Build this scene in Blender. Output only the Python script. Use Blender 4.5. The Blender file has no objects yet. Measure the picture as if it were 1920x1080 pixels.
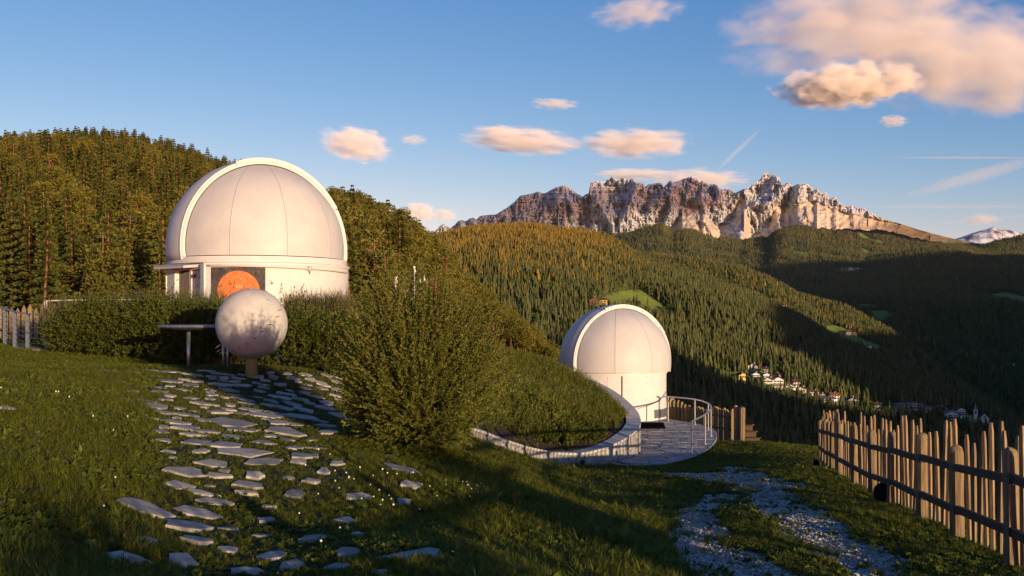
import bpy, math, random
import numpy as np
from mathutils import Vector, Matrix
from mathutils.bvhtree import BVHTree

random.seed(7); RNG = np.random.default_rng(7)
SC = bpy.context.scene
COL = SC.collection
PI = math.pi
FPX, HZ = 1900.0, 590.0          # focal length in photo pixels, horizon row

# ------------------------------------------------------------------ camera, sky, sun, exposure
SUN_EL, SUN_AZ = math.radians(5.0), math.radians(31.5)   # sun low, behind the camera and to its right
cam_d = bpy.data.cameras.new('camera'); cam = bpy.data.objects.new('camera', cam_d); COL.objects.link(cam)
cam.location = (0, 0, 0); cam.rotation_euler = (PI/2, 0, 0)
cam_d.sensor_width = 36; cam_d.lens = 36*FPX/1920; cam_d.shift_y = (HZ-540)/1920
cam_d.clip_start = .1; cam_d.clip_end = 90000
SC.camera = cam
world = bpy.data.worlds.new('World'); SC.world = world; world.use_nodes = True
wt = world.node_tree; wt.nodes.clear()
wo = wt.nodes.new('ShaderNodeOutputWorld'); bg = wt.nodes.new('ShaderNodeBackground')
sky = wt.nodes.new('ShaderNodeTexSky'); sky.sky_type = 'NISHITA'; sky.sun_disc = False
sky.sun_elevation = SUN_EL; sky.sun_rotation = PI - SUN_AZ
sky.altitude = 1300; sky.air_density = 1.0; sky.dust_density = .3; sky.ozone_density = 1.5
spl = wt.nodes.new('ShaderNodeSeparateColor'); cmb = wt.nodes.new('ShaderNodeCombineColor'); wt.links.new(sky.outputs[0], spl.inputs[0])
for k_, (g_, m_) in enumerate(((1.85, .585), (1.22, .825), (.8, 1.737))):            # one response curve for the whole sky
    pw = wt.nodes.new('ShaderNodeMath'); pw.operation = 'POWER'; pw.inputs[1].default_value = g_; ml = wt.nodes.new('ShaderNodeMath'); ml.operation = 'MULTIPLY'; ml.inputs[1].default_value = m_
    wt.links.new(spl.outputs[k_], pw.inputs[0]); wt.links.new(pw.outputs[0], ml.inputs[0]); wt.links.new(ml.outputs[0], cmb.inputs[k_])
wt.links.new(cmb.outputs[0], bg.inputs[0])
bg.inputs[1].default_value = .115; wt.links.new(bg.outputs[0], wo.inputs[0])
sun_d = bpy.data.lights.new('sun', 'SUN'); sun = bpy.data.objects.new('sun', sun_d); COL.objects.link(sun)
sun_d.energy = 5.0; sun_d.angle = math.radians(.5); sun_d.color = (1, .765, .47)
TOSUN = Vector((math.sin(SUN_AZ)*math.cos(SUN_EL), -math.cos(SUN_AZ)*math.cos(SUN_EL), math.sin(SUN_EL)))
sun.rotation_euler = TOSUN.to_track_quat('Z', 'Y').to_euler()
vs = SC.view_settings; vs.view_transform = 'Standard'; vs.look = 'None'; vs.exposure = .4; vs.gamma = 1; vs.use_curve_mapping = False
SC.cycles.volume_step_rate = .6; SC.cycles.volume_bounces = 5; SC.cycles.max_bounces = 8; SC.cycles.diffuse_bounces = 3; SC.cycles.transparent_max_bounces = 12

# ------------------------------------------------------------------ helpers
def P(px, py, Y): return Vector(((px-960)/FPX*Y, Y, (HZ-py)/FPX*Y))
def link(o): COL.objects.link(o); return o
def tag(o, label=None, cat=None, group=None, kind=None):
    if label: o['label'] = label
    if cat: o['category'] = cat
    if group: o['group'] = group
    if kind: o['kind'] = kind
    return o
def thing(name, label, cat, loc=(0, 0, 0), rz=0, group=None):
    o = bpy.data.objects.new(name, None); link(o); o.empty_display_size = .2
    o.location = loc; o.rotation_euler = (0, 0, rz)
    return tag(o, label, cat, group)
def copy_tree(o, parent=None):
    c = o.copy(); link(c); c.parent = parent
    for ch in o.children: copy_tree(ch, c)
    return c
def mesh_np(name, verts, faces, mat, smooth=False, tone=None):
    """verts (N,3), faces (M,k) array of equal-sized polygons"""
    verts = np.asarray(verts, np.float32); faces = np.asarray(faces, np.int32)
    me = bpy.data.meshes.new(name); n, k = faces.shape
    me.vertices.add(len(verts)); me.vertices.foreach_set('co', verts.ravel())
    me.loops.add(n*k); me.loops.foreach_set('vertex_index', faces.ravel())
    me.polygons.add(n); me.polygons.foreach_set('loop_start', np.arange(0, n*k, k, dtype=np.int32))
    me.polygons.foreach_set('loop_total', np.full(n, k, np.int32))
    me.polygons.foreach_set('use_smooth', np.full(n, bool(smooth)))
    me.update(calc_edges=True)
    if mat: me.materials.append(mat)
    if tone is not None:
        for nm, v in tone.items():
            a = me.attributes.new(nm, 'FLOAT', 'POINT'); a.data.foreach_set('value', np.asarray(v, np.float32))
    return me
def obj(name, me, parent=None, loc=None):
    o = bpy.data.objects.new(name, me); link(o)
    if parent: o.parent = parent
    if loc is not None: o.location = loc
    return o

class MB:
    def __init__(s): s.v = []; s.f = []
    def add(s, vs_, fs):
        b = len(s.v); s.v += [tuple(v) for v in vs_]; s.f += [tuple(i+b for i in f) for f in fs]; return s
    def box(s, c, d, rz=0, M=None):
        x, y, z = d[0]/2, d[1]/2, d[2]/2
        R = M if M is not None else Matrix.Rotation(rz, 3, 'Z')
        pts = [Vector(c)+R@Vector((sx*x, sy*y, sz*z)) for sz in (-1, 1) for sy in (-1, 1) for sx in (-1, 1)]
        return s.add(pts, [(0, 2, 3, 1), (4, 5, 7, 6), (0, 1, 5, 4), (2, 6, 7, 3), (0, 4, 6, 2), (1, 3, 7, 5)])
    def bar(s, a, b, w, h, up=(0, 0, 1)):
        a, b = Vector(a), Vector(b); d = (b-a); L = d.length; d.normalize()
        side = d.cross(Vector(up))
        if side.length < 1e-4: side = Vector((1, 0, 0))
        side.normalize(); u = side.cross(d)
        M = Matrix((side, d, u)).transposed()
        return s.box((a+b)/2, (w, L, h), M=M)
    def tube(s, pts, r, n=8, cap=True, rs=None):
        pts = [Vector(p) for p in pts]; b = len(s.v); prev = None
        for i, p in enumerate(pts):
            d = (pts[min(i+1, len(pts)-1)]-pts[max(i-1, 0)]).normalized()
            ref = Vector((0, 0, 1)) if abs(d.z) < .95 else Vector((1, 0, 0))
            a = d.cross(ref).normalized(); c = d.cross(a)
            rr = rs[i] if rs else r
            for k in range(n):
                t = 2*PI*k/n; s.v.append(tuple(p+a*(rr*math.cos(t))+c*(rr*math.sin(t))))
        for i in range(len(pts)-1):
            for k in range(n):
                k2 = (k+1) % n
                s.f.append((b+i*n+k, b+i*n+k2, b+(i+1)*n+k2, b+(i+1)*n+k))
        if cap:
            s.f.append(tuple(b+k for k in range(n))[::-1]); s.f.append(tuple(b+(len(pts)-1)*n+k for k in range(n)))
        return s
    def lathe(s, prof, n=32, c=(0, 0, 0), a0=0, a1=2*PI, sx=1, sy=1):
        b = len(s.v); full = abs(a1-a0-2*PI) < 1e-6; m = n if full else n+1
        for r, z in prof:
            for k in range(m):
                t = a0+(a1-a0)*k/n; s.v.append((c[0]+r*math.cos(t)*sx, c[1]+r*math.sin(t)*sy, c[2]+z))
        for i in range(len(prof)-1):
            for k in range(n):
                k2 = (k+1) % m
                s.f.append((b+i*m+k, b+i*m+k2, b+(i+1)*m+k2, b+(i+1)*m+k))
        return s
    def prism(s, poly, z0, z1, top_in=0):
        n = len(poly); c = np.mean(np.array([p[:2] for p in poly]), axis=0)
        lo = [(p[0], p[1], z0) for p in poly]
        hi = [(p[0]+(c[0]-p[0])*top_in, p[1]+(c[1]-p[1])*top_in, z1) for p in poly]
        return s.add(lo+hi, [tuple(range(n))[::-1], tuple(range(n, 2*n))]+[(i, (i+1) % n, n+(i+1) % n, n+i) for i in range(n)])
    def mesh(s, name, mat=None, smooth=False, bevel=0):
        me = bpy.data.meshes.new(name); me.from_pydata(s.v, [], s.f)
        if mat: me.materials.append(mat)
        if smooth: me.polygons.foreach_set('use_smooth', [True]*len(me.polygons))
        me.update()
        return me
    def build(s, name, mat=None, parent=None, smooth=False, bevel=0, loc=None, auto=False):
        o = obj(name, s.mesh(name, mat, smooth or auto), parent, loc)
        if bevel:
            b = o.modifiers.new('bevel', 'BEVEL'); b.width = bevel; b.segments = 2; b.limit_method = 'ANGLE'
        if auto: o.data.set_sharp_from_angle(angle=math.radians(35))
        return o

# vectorised value noise
_T = RNG.random((256, 256)).astype(np.float64)
def vnoise(x, y):
    x = np.asarray(x, float); y = np.asarray(y, float)
    xi = np.floor(x).astype(int); yi = np.floor(y).astype(int); fx = x-xi; fy = y-yi
    fx = fx*fx*(3-2*fx); fy = fy*fy*(3-2*fy)
    g = lambda a, b: _T[a & 255, b & 255]
    return (g(xi, yi)*(1-fx)+g(xi+1, yi)*fx)*(1-fy)+(g(xi, yi+1)*(1-fx)+g(xi+1, yi+1)*fx)*fy
def fbm(x, y, o=4, lac=2.03, gain=.5):
    s = 0; a = 1; t = 0
    for i in range(o):
        s = s+a*vnoise(x+17.3*i, y-9.1*i); t += a; a *= gain; x = x*lac; y = y*lac
    return s/t
def ridged(x, y, o=4, lac=2.1, gain=.55):
    s = 0; a = 1; t = 0
    for i in range(o):
        s = s+a*(1-np.abs(2*vnoise(x+31.7*i, y+5.3*i)-1)); t += a; a *= gain; x = x*lac; y = y*lac
    return s/t
def in_poly(px, py, poly):
    px = np.asarray(px); py = np.asarray(py); ins = np.zeros(px.shape, bool); n = len(poly)
    for i in range(n):
        x1, y1 = poly[i]; x2, y2 = poly[(i+1) % n]
        c = ((y1 > py) != (y2 > py)) & (px < (x2-x1)*(py-y1)/((y2-y1) if y2 != y1 else 1e-9)+x1)
        ins ^= c
    return ins

# ------------------------------------------------------------------ materials
class NT:
    def __init__(s, name):
        s.m = bpy.data.materials.new(name); s.m.use_nodes = True; s.t = s.m.node_tree
        s.p = s.t.nodes['Principled BSDF']; s.out = s.t.nodes['Material Output']; s.p.inputs['Specular IOR Level'].default_value = .25
    def n(s, typ, **kw):
        x = s.t.nodes.new(typ)
        for k, v in kw.items(): setattr(x, k, v)
        return x
    def l(s, a, b): s.t.links.new(a, b)
    def noise(s, scale, detail=4, coord='Object', vec=None, stretch=None, rough=.55):
        x = s.n('ShaderNodeTexNoise'); x.inputs['Scale'].default_value = scale; x.inputs['Detail'].default_value = detail; x.inputs['Roughness'].default_value = rough
        if vec is None:
            tc = s.n('ShaderNodeTexCoord'); vec = tc.outputs[coord]
        if stretch:
            mp = s.n('ShaderNodeMapping'); mp.inputs['Scale'].default_value = stretch; s.l(vec, mp.inputs[0]); vec = mp.outputs[0]
        s.l(vec, x.inputs['Vector']); return x.outputs['Fac']
    def ramp(s, fac, stops):
        r = s.n('ShaderNodeValToRGB'); e = r.color_ramp.elements
        while len(e) > 1: e.remove(e[-1])
        for i, (pos, c) in enumerate(stops):
            el = e[0] if i == 0 else e.new(pos)
            el.position = pos; el.color = (*c, 1) if len(c) == 3 else c
        s.l(fac, r.inputs[0]); return r.outputs[0]
    def mix(s, fac, a, b, mode='MIX'):
        x = s.n('ShaderNodeMix', data_type='RGBA', blend_type=mode)
        for i, v in ((0, fac), (6, a), (7, b)):
            if hasattr(v, 'is_linked'): s.l(v, x.inputs[i])
            elif isinstance(v, (int, float)): x.inputs[i].default_value = v
            else: x.inputs[i].default_value = (*v, 1)
        return x.outputs[2]
    def attr(s, name): x = s.n('ShaderNodeAttribute', attribute_name=name); return x.outputs['Fac']
    def math(s, op, a, b=0.0, clamp=False):
        x = s.n('ShaderNodeMath', operation=op, use_clamp=clamp)
        for i, v in ((0, a), (1, b)):
            if hasattr(v, 'is_linked'): s.l(v, x.inputs[i])
            else: x.inputs[i].default_value = v
        return x.outputs[0]
    def rand(s): return s.n('ShaderNodeObjectInfo').outputs['Random']
    def bump(s, h, strength=.4, dist=.02):
        b = s.n('ShaderNodeBump'); b.inputs['Strength'].default_value = strength; b.inputs['Distance'].default_value = dist
        s.l(h, b.inputs['Height']); s.l(b.outputs[0], s.p.inputs['Normal'])
    def done(s, col=None, rough=.7, metal=0):
        if col is not None:
            if hasattr(col, 'is_linked'): s.l(col, s.p.inputs['Base Color'])
            else: s.p.inputs['Base Color'].default_value = (*col, 1)
        s.p.inputs['Roughness'].default_value = rough; s.p.inputs['Metallic'].default_value = metal
        return s.m

def simple(name, c1, c2=None, scale=8, rough=.7, metal=0, bump=0, bdist=.01, coord='Object', stretch=None, rnd=0):
    t = NT(name); c2 = c2 or tuple(x*.8 for x in c1)
    f = t.noise(scale, 5, coord, stretch=stretch)
    col = t.ramp(f, [(.3, c1), (.7, c2)])
    if rnd:
        r = t.math('ADD', t.math('MULTIPLY', t.rand(), rnd), 1-rnd/2)
        col = t.mix(1.0, col, r, 'MULTIPLY')
    if bump: t.bump(f, bump, bdist)
    return t.done(col, rough, metal)

def leafmat(name, cols, trans=.25, rnd=.5, rough=.6):
    """foliage: colour from a per-leaf tone attribute and the object's random, some light through the leaf"""
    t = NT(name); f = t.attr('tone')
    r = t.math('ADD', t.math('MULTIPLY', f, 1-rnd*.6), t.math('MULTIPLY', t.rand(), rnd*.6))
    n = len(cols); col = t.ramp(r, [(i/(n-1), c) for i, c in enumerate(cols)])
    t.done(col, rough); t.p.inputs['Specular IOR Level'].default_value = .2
    tr = t.n('ShaderNodeBsdfTranslucent'); t.l(col, tr.inputs[0])
    ms = t.n('ShaderNodeMixShader'); ms.inputs[0].default_value = trans
    t.l(t.p.outputs[0], ms.inputs[1]); t.l(tr.outputs[0], ms.inputs[2]); t.l(ms.outputs[0], t.out.inputs[0])
    return t.m

M_white = simple('white_render', (.58, .575, .555), (.52, .515, .50), 3, .75, bump=.15, bdist=.004)
t = NT('dome_fibreglass'); f = t.noise(5, 5, stretch=(6, 6, .5)); f2 = t.noise(1.1, 5); f3 = t.noise(26, 3); dr_ = t.math('MULTIPLY', t.ramp(f, [(.5, (0, 0, 0)), (.8, (1, 1, 1))]), t.ramp(f2, [(.4, (0, 0, 0)), (.65, (.8, .8, .8))]))
t.bump(t.math('ADD', f3, f2), .06, .01); M_dome = t.done(t.mix(dr_, t.ramp(f2, [(.3, (.50, .495, .48)), (.7, (.455, .45, .435))]), (.37, .355, .33)), .5)
M_frame = simple('white_metal_frame', (.60, .595, .575), (.55, .545, .525), 5, .4)
M_seam = simple('seam_dark', (.10, .09, .08), (.06, .055, .05), 8, .8)
M_glass = simple('dark_glass', (.012, .014, .012), (.02, .02, .018), 2, .08)
M_steel = simple('brushed_steel', (.45, .45, .46), (.38, .38, .39), 12, .35, .8)
M_grey_steel = simple('galvanised_steel', (.22, .24, .27), (.16, .18, .21), 14, .5, .6)
M_mat = simple('rubber_mat', (.012, .012, .012), (.008, .008, .008), 30, 1.0); M_mat.node_tree.nodes['Principled BSDF'].inputs['Specular IOR Level'].default_value = 0
M_black = simple('black_metal', (.022, .025, .034), (.034, .038, .05), 10, .42)
M_conc = simple('concrete', (.50, .47, .43), (.38, .36, .33), 9, .85, bump=.4, bdist=.01)
M_soil = simple('soil', (.06, .04, .025), (.03, .02, .013), 12, .95, bump=.6, bdist=.03)
M_trunk = simple('pine_bark', (.24, .10, .045), (.11, .055, .03), 3, .9, rnd=.4)
M_stem = simple('shrub_stem', (.09, .055, .03), (.05, .03, .018), 20, .9)
M_conifer = leafmat('conifer_needles', [(.032, .044, .008), (.078, .088, .014), (.135, .130, .020)], .15, .6)
M_pine = leafmat('pine_needles', [(.056, .058, .009), (.122, .116, .016), (.190, .162, .022)], .15, .6)
M_decid = leafmat('broadleaf_leaves', [(.045, .075, .014), (.08, .11, .02), (.11, .13, .03)], .3, .4)
M_redtree = leafmat('dead_needles', [(.11, .03, .012), (.16, .05, .018), (.2, .07, .03)], .15, .3)
M_farcon = leafmat('far_conifer', [(.028, .038, .011), (.062, .068, .016), (.120, .098, .022)], .0, 1.2)
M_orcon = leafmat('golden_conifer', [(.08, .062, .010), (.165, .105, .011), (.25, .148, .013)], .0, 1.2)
M_bush = leafmat('bush_leaves', [(.040, .052, .009), (.115, .120, .019), (.220, .200, .045)], .25, .2)
M_hedge = leafmat('hedge_leaves', [(.032, .046, .009), (.085, .100, .015), (.155, .155, .030)], .25, .2)
M_grass = leafmat('grass_blades', [(.055, .065, .007), (.140, .150, .014), (.245, .230, .032)], .42, .7)
M_drygrass = leafmat('dry_grass', [(.09, .085, .03), (.14, .12, .045), (.2, .16, .07)], .3, .7)
M_clover = leafmat('clover_leaves', [(.050, .068, .009), (.105, .125, .013), (.170, .175, .022)], .3, .6)

# ------------------------------------------------------------------ ground heights (thin-plate spline through surveyed points)
def tps(pts, lam=.02):
    A = np.array(pts, float); xy = A[:, :2]; z = A[:, 2]; n = len(A)
    def U(r2): return np.where(r2 > 1e-12, r2*np.log(r2+1e-12), 0)
    D = ((xy[:, None]-xy[None])**2).sum(-1); K = U(D)+lam*np.eye(n)*10
    Pm = np.c_[np.ones(n), xy]; L = np.block([[K, Pm], [Pm.T, np.zeros((3, 3))]])
    w = np.linalg.solve(L, np.r_[z, 0, 0, 0])
    def f(x, y):
        x = np.asarray(x, float); y = np.asarray(y, float); sh = x.shape; x = x.ravel(); y = y.ravel(); out = np.empty(len(x))
        for i in range(0, len(x), 20000):
            d = (x[i:i+20000, None]-xy[:, 0])**2+(y[i:i+20000, None]-xy[:, 1])**2
            out[i:i+20000] = U(d)@w[:n]+w[n]+w[n+1]*x[i:i+20000]+w[n+2]*y[i:i+20000]
        return out.reshape(sh)
    return f
GP = [(500, 1080, 6.2), (200, 1080, 5.6), (0, 1080, 4.6), (0, 900, 6.8), (150, 900, 7.9), (278, 958, 7.9), (0, 760, 11), (0, 737, 13), (120, 745, 13.3),
      (250, 800, 11.5), (120, 850, 9.2), (0, 690, 19), (0, 661, 27), (150, 690, 20), (300, 690, 22.5), (450, 900, 9.4), (450, 800, 13.2), (450, 745, 17),
      (470, 708, 20), (600, 700, 21.5), (351, 687, 21), (620, 830, 12.7), (780, 840, 13), (770, 1035, 6.7), (760, 880, 10.8), (850, 900, 11.3), (900, 866, 14.5),
      (930, 845, 23.5), (1000, 1080, 7), (1000, 960, 10.5), (1000, 918, 15.5), (1000, 880, 26), (1100, 882, 29), (1100, 910, 20.5), (1100, 960, 13.3),
      (1250, 1080, 8), (1250, 960, 13.3), (1250, 900, 21), (1250, 876, 29.8), (1500, 1080, 8.9), (1500, 960, 13.5), (1450, 900, 20), (1380, 875, 25.5),
      (1450, 838, 34), (1340, 835, 35), (1897, 1065, 9.87), (1795, 1011, 11.95), (1728, 974, 13.8), (1672, 948, 15.9), (1636, 930, 17.6), (1602, 910, 19.6),
      (1575, 893, 21.6), (1537, 867, 28), (1390, 828, 40), (1300, 822, 43)]
GPW = [tuple(P(*g)) for g in GP]+[(-11, 45, -.75), (-20, 40, -.9), (-20, 30, -.95), (-14, 56, -1.6), (-30, 60, -2.2), (-25, 20, -.7), (-12, 12, -.8), (-10, 5, -1.0),
      (0, -4, -1.55), (-6, -4, -1.15), (4, -4, -1.9), (4.5, 40, -4.75), (4, 35, -4.7), (0, 36, -4.2), (1.5, 31.5, -4.6), (-4, 36, -2.6), (-5, 28, -1.7), (12, 40, -5.4), (9, 10, -2.9), (10, 20, -3.8)]
_g0 = tps(GPW)
def fence_x(Y): return np.where(np.asarray(Y) < 22, 3.1+.18*np.asarray(Y), 7.06+.25*(np.asarray(Y)-22))
def ground(x, y):
    x = np.asarray(x, float); y = np.asarray(y, float)
    z = _g0(x, np.clip(y, -6, 62))
    z = z-.55*np.maximum(0, x-fence_x(y)-1.0)
    back = 37+9*np.clip((8.8-x)/2.0, 0, 1)+14*np.clip((-2-x)/6, 0, 1)
    z = z-.42*np.maximum(0, y-back)*np.clip((x+14)/10, .12, 1)
    z = z+.05*(fbm(x*.9+3, y*.9, 3)-.5)+.035*(fbm(x*3, y*3+9, 2)-.5)
    return z
def gz(x, y): return float(ground(np.array([x]), np.array([y]))[0])
def ray_ground(px, py, y0=3.5, y1=45):
    """nearest point of the lawn seen at a photo pixel"""
    Y = np.geomspace(y0, y1, 900); X = (px-960)/FPX*Y; z = (HZ-py)/FPX*Y
    h = ground(X, Y); k = np.argmax(z < h)
    return Vector((X[k], Y[k], h[k])) if z[k] < h[k] else None

# track mask: two gravel wheel tracks (photo pixels traced onto the lawn)
TRACKS = [([(1390, 1110), (1345, 1080), (1310, 1040), (1295, 1000), (1310, 965), (1330, 945), (1345, 930)], .34),
          ([(1700, 1110), (1650, 1080), (1590, 1035), (1540, 1000), (1490, 965), (1450, 935), (1410, 905), (1380, 885), (1365, 876)], .46),
          ([(1460, 912), (1400, 902), (1330, 893), (1250, 889), (1180, 889), (1150, 892)], .75), ([(1420, 1090), (1400, 1060), (1380, 1040)], .4)]
TRW = []
for pl, w in TRACKS:
    q = [ray_ground(*p) for p in pl]; TRW.append(([v for v in q if v is not None], w))
def gravel_mask(x, y):
    x = np.asarray(x, float); y = np.asarray(y, float); m = np.zeros(x.shape)
    for q, w in TRW:
        d = np.full(x.shape, 1e9)
        for a, b in zip(q[:-1], q[1:]):
            ex, ey = b.x-a.x, b.y-a.y; t = np.clip(((x-a.x)*ex+(y-a.y)*ey)/(ex*ex+ey*ey+1e-9), 0, 1)
            d = np.minimum(d, np.hypot(x-a.x-t*ex, y-a.y-t*ey))
        m = np.maximum(m, np.clip(1.25-d/w, 0, 1))
    n = fbm(x*2.3+5, y*1.5, 5); n2 = fbm(x*6, y*4+3, 3)
    return np.clip((m-.14+1.5*(n-.5)+.9*(n2-.5))*2.0, 0, .9)*np.clip(m*5, 0, 1)

xs = np.concatenate([np.arange(-46, -14, .8), np.arange(-14, 12, .14), np.arange(12, 40, .8)])
ys = np.concatenate([np.arange(-8, 3, .6), np.arange(3, 34, .14), np.arange(34, 52, .5), np.arange(52, 110, 2.0)])
GX, GY = np.meshgrid(xs, ys); GZ = ground(GX, GY); ny, nx = GX.shape
def grid_faces(ny, nx):
    i = np.arange(ny-1)[:, None]*nx+np.arange(nx-1)[None]
    return np.stack([i, i+1, i+nx+1, i+nx], -1).reshape(-1, 4)
t = NT('lawn_ground')
n1 = t.noise(2.2, 6); n2 = t.noise(35, 4); n3 = t.noise(110, 3)
grs = t.ramp(n1, [(.3, (.018, .026, .006)), (.55, (.030, .042, .009)), (.75, (.05, .045, .016))])
grs = t.mix(t.math('MULTIPLY', n2, .5), grs, (.035, .024, .012))
grv = t.ramp(n3, [(.3, (.12, .10, .08)), (.5, (.27, .235, .19)), (.7, (.46, .41, .34))])
t.bump(t.math('ADD', n2, n3), .8, .02)
M_lawn = t.done(t.mix(t.attr('gravel'), grs, grv), .95)
lawn = obj('ground', mesh_np('ground', np.stack([GX, GY, GZ], -1).reshape(-1, 3), grid_faces(ny, nx), M_lawn, True, {'gravel': gravel_mask(GX, GY).ravel()}))
tag(lawn, 'sloping green lawn with a worn gravel track on the hilltop', kind='structure')

# ------------------------------------------------------------------ scatter of stuff through geometry nodes
def source(name, me): return bpy.data.objects.new(name, me)        # unlinked instance source
def scatter(name, pts, rot, scl, var, sources, label=None, kind='stuff', parent=None):
    me = bpy.data.meshes.new(name); n = len(pts); me.vertices.add(n); me.vertices.foreach_set('co', np.asarray(pts, np.float32).ravel())
    for nm, d, typ, key in (('rot', rot, 'FLOAT_VECTOR', 'vector'), ('scl', scl, 'FLOAT_VECTOR', 'vector'), ('var', var, 'INT', 'value')):
        a = me.attributes.new(nm, typ, 'POINT'); a.data.foreach_set(key, np.asarray(d, np.int32 if typ == 'INT' else np.float32).ravel())
    o = obj(name, me, parent)
    ng = bpy.data.node_groups.new(name, 'GeometryNodeTree')
    ng.interface.new_socket('Geometry', in_out='INPUT', socket_type='NodeSocketGeometry'); ng.interface.new_socket('Geometry', in_out='OUTPUT', socket_type='NodeSocketGeometry')
    gi = ng.nodes.new('NodeGroupInput'); go = ng.nodes.new('NodeGroupOutput'); jn = ng.nodes.new('GeometryNodeJoinGeometry')
    def named(nm, dt):
        x = ng.nodes.new('GeometryNodeInputNamedAttribute'); x.data_type = dt; x.inputs[0].default_value = nm; return x.outputs[0]
    va, ra, sa = named('var', 'INT'), named('rot', 'FLOAT_VECTOR'), named('scl', 'FLOAT_VECTOR')
    for k, s in enumerate(sources):
        oi = ng.nodes.new('GeometryNodeObjectInfo'); oi.inputs['Object'].default_value = s; oi.inputs['As Instance'].default_value = True
        cp = ng.nodes.new('FunctionNodeCompare'); cp.data_type = 'INT'; cp.operation = 'EQUAL'; cp.inputs[3].default_value = k
        ng.links.new(va, cp.inputs[2])
        ip = ng.nodes.new('GeometryNodeInstanceOnPoints')
        ng.links.new(gi.outputs[0], ip.inputs['Points']); ng.links.new(cp.outputs[0], ip.inputs['Selection']); ng.links.new(oi.outputs['Geometry'], ip.inputs['Instance'])
        ng.links.new(ra, ip.inputs['Rotation']); ng.links.new(sa, ip.inputs['Scale']); ng.links.new(ip.outputs[0], jn.inputs[0])
    ng.links.new(jn.outputs[0], go.inputs[0])
    m = o.modifiers.new('scatter', 'NODES'); m.node_group = ng
    return tag(o, label, kind=kind)

def leaves(pos, axis, side, length, width, tone, fold=.0):
    """N diamond leaves -> verts, faces, tone"""
    pos = np.asarray(pos); n = len(pos); L = np.asarray(length)[:, None]*np.ones((n, 1)); W = np.asarray(width)[:, None]*np.ones((n, 1))
    a = axis/np.linalg.norm(axis, axis=1, keepdims=True); s = side-(side*a).sum(1, keepdims=True)*a; s /= np.linalg.norm(s, axis=1, keepdims=True)+1e-9
    v = np.stack([pos, pos+a*L*.45+s*W*.5, pos+a*L, pos+a*L*.45-s*W*.5], 1).reshape(-1, 3)
    f = np.arange(4*n).reshape(-1, 4)
    return v, f, np.repeat(tone, 4)
def rdir(n, rng=RNG):
    v = rng.normal(size=(n, 3)); return v/np.linalg.norm(v, axis=1, keepdims=True)

#@@STRUCTURE
V0 = lambda x, y: (1360+x/3.556, 660+y/3.556)
VIL = [(183, 122, 60, 46, 'white', 'red', 'white house with red roof and wooden balconies, topmost of the hillside cluster'), (262, 134, 46, 32, 'white', 'brown', 'small white house beside the topmost red roofed house'), (105, 178, 62, 40, 'yellow', 'brown', 'yellow house standing alone at the cluster edge'),
       (200, 168, 50, 32, 'white', 'grey', 'white house with grey roof beside the yellow house'), (268, 170, 66, 30, 'white', 'brown', 'wide white house in the middle row of the cluster'), (345, 168, 52, 28, 'cream', 'brown', 'cream house ending the middle row of the cluster'), (225, 205, 56, 38, 'wood', 'dark', 'dark wooden house in the lower row of the cluster'),
       (290, 208, 62, 40, 'white', 'dark', 'white balconied house with dark roof in the lower row'), (352, 208, 66, 42, 'white', 'brown', 'white balconied house with brown roof ending the lower row'), (345, 232, 72, 20, 'beige', 'brown', 'long low beige house under the lower row of balconied houses'), (470, 226, 62, 44, 'cream', 'brown', 'tall house with broad brown roof at the slope bend'),
       (408, 250, 50, 30, 'white', 'brown', 'white house just below the broad brown roof'), (445, 246, 40, 32, 'white', 'brown', 'narrow white house squeezed below the broad brown roof'), (510, 270, 56, 40, 'cream', 'dark', 'cream house with dark roof lower down the slope'), (590, 288, 60, 34, 'white', 'red', 'white house with a low red roof below the cluster'),
       (645, 298, 36, 22, 'grey', 'brown', 'small grey shed between two red roofed houses'), (684, 330, 72, 32, 'white', 'grey', 'long white house in front of the red roof'), (722, 318, 60, 46, 'white', 'red', 'house with a tall red roof above the long white house'), (840, 350, 76, 48, 'grey', 'dark', 'lone dark gabled house among trees'),
       (905, 380, 30, 26, 'white', 'grey', 'little white house beside the lone dark gabled house'), (1002, 382, 62, 44, 'white', 'brown', 'white house with brown roof and balcony halfway to the church'), (1055, 388, 40, 14, 'white', 'grey', 'low white shed halfway to the church'), (1155, 388, 106, 48, 'beige', 'grey', 'wide beige apartment house with grey roof'),
       (1246, 385, 66, 48, 'beige', 'grey', 'squarer beige apartment house with grey roof'), (1302, 385, 56, 42, 'grey', 'dark', 'dark house beside the beige apartment houses'), (1340, 395, 52, 28, 'beige', 'grey', 'small beige house ending the apartment row'), (1432, 400, 62, 42, 'wood', 'brown', 'brown wooden house near the green tree'),
       (1500, 446, 86, 54, 'white', 'grey', 'big white house with rows of windows near the church'), (1575, 455, 82, 44, 'white', 'grey', 'white house with grey roof next to the church'), (1547, 412, 80, 44, 'white', 'dark', 'dark roofed house above the white houses near the church'), (1790, 472, 50, 18, 'grey', 'dark', 'low grey outbuilding past the church')]

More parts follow.
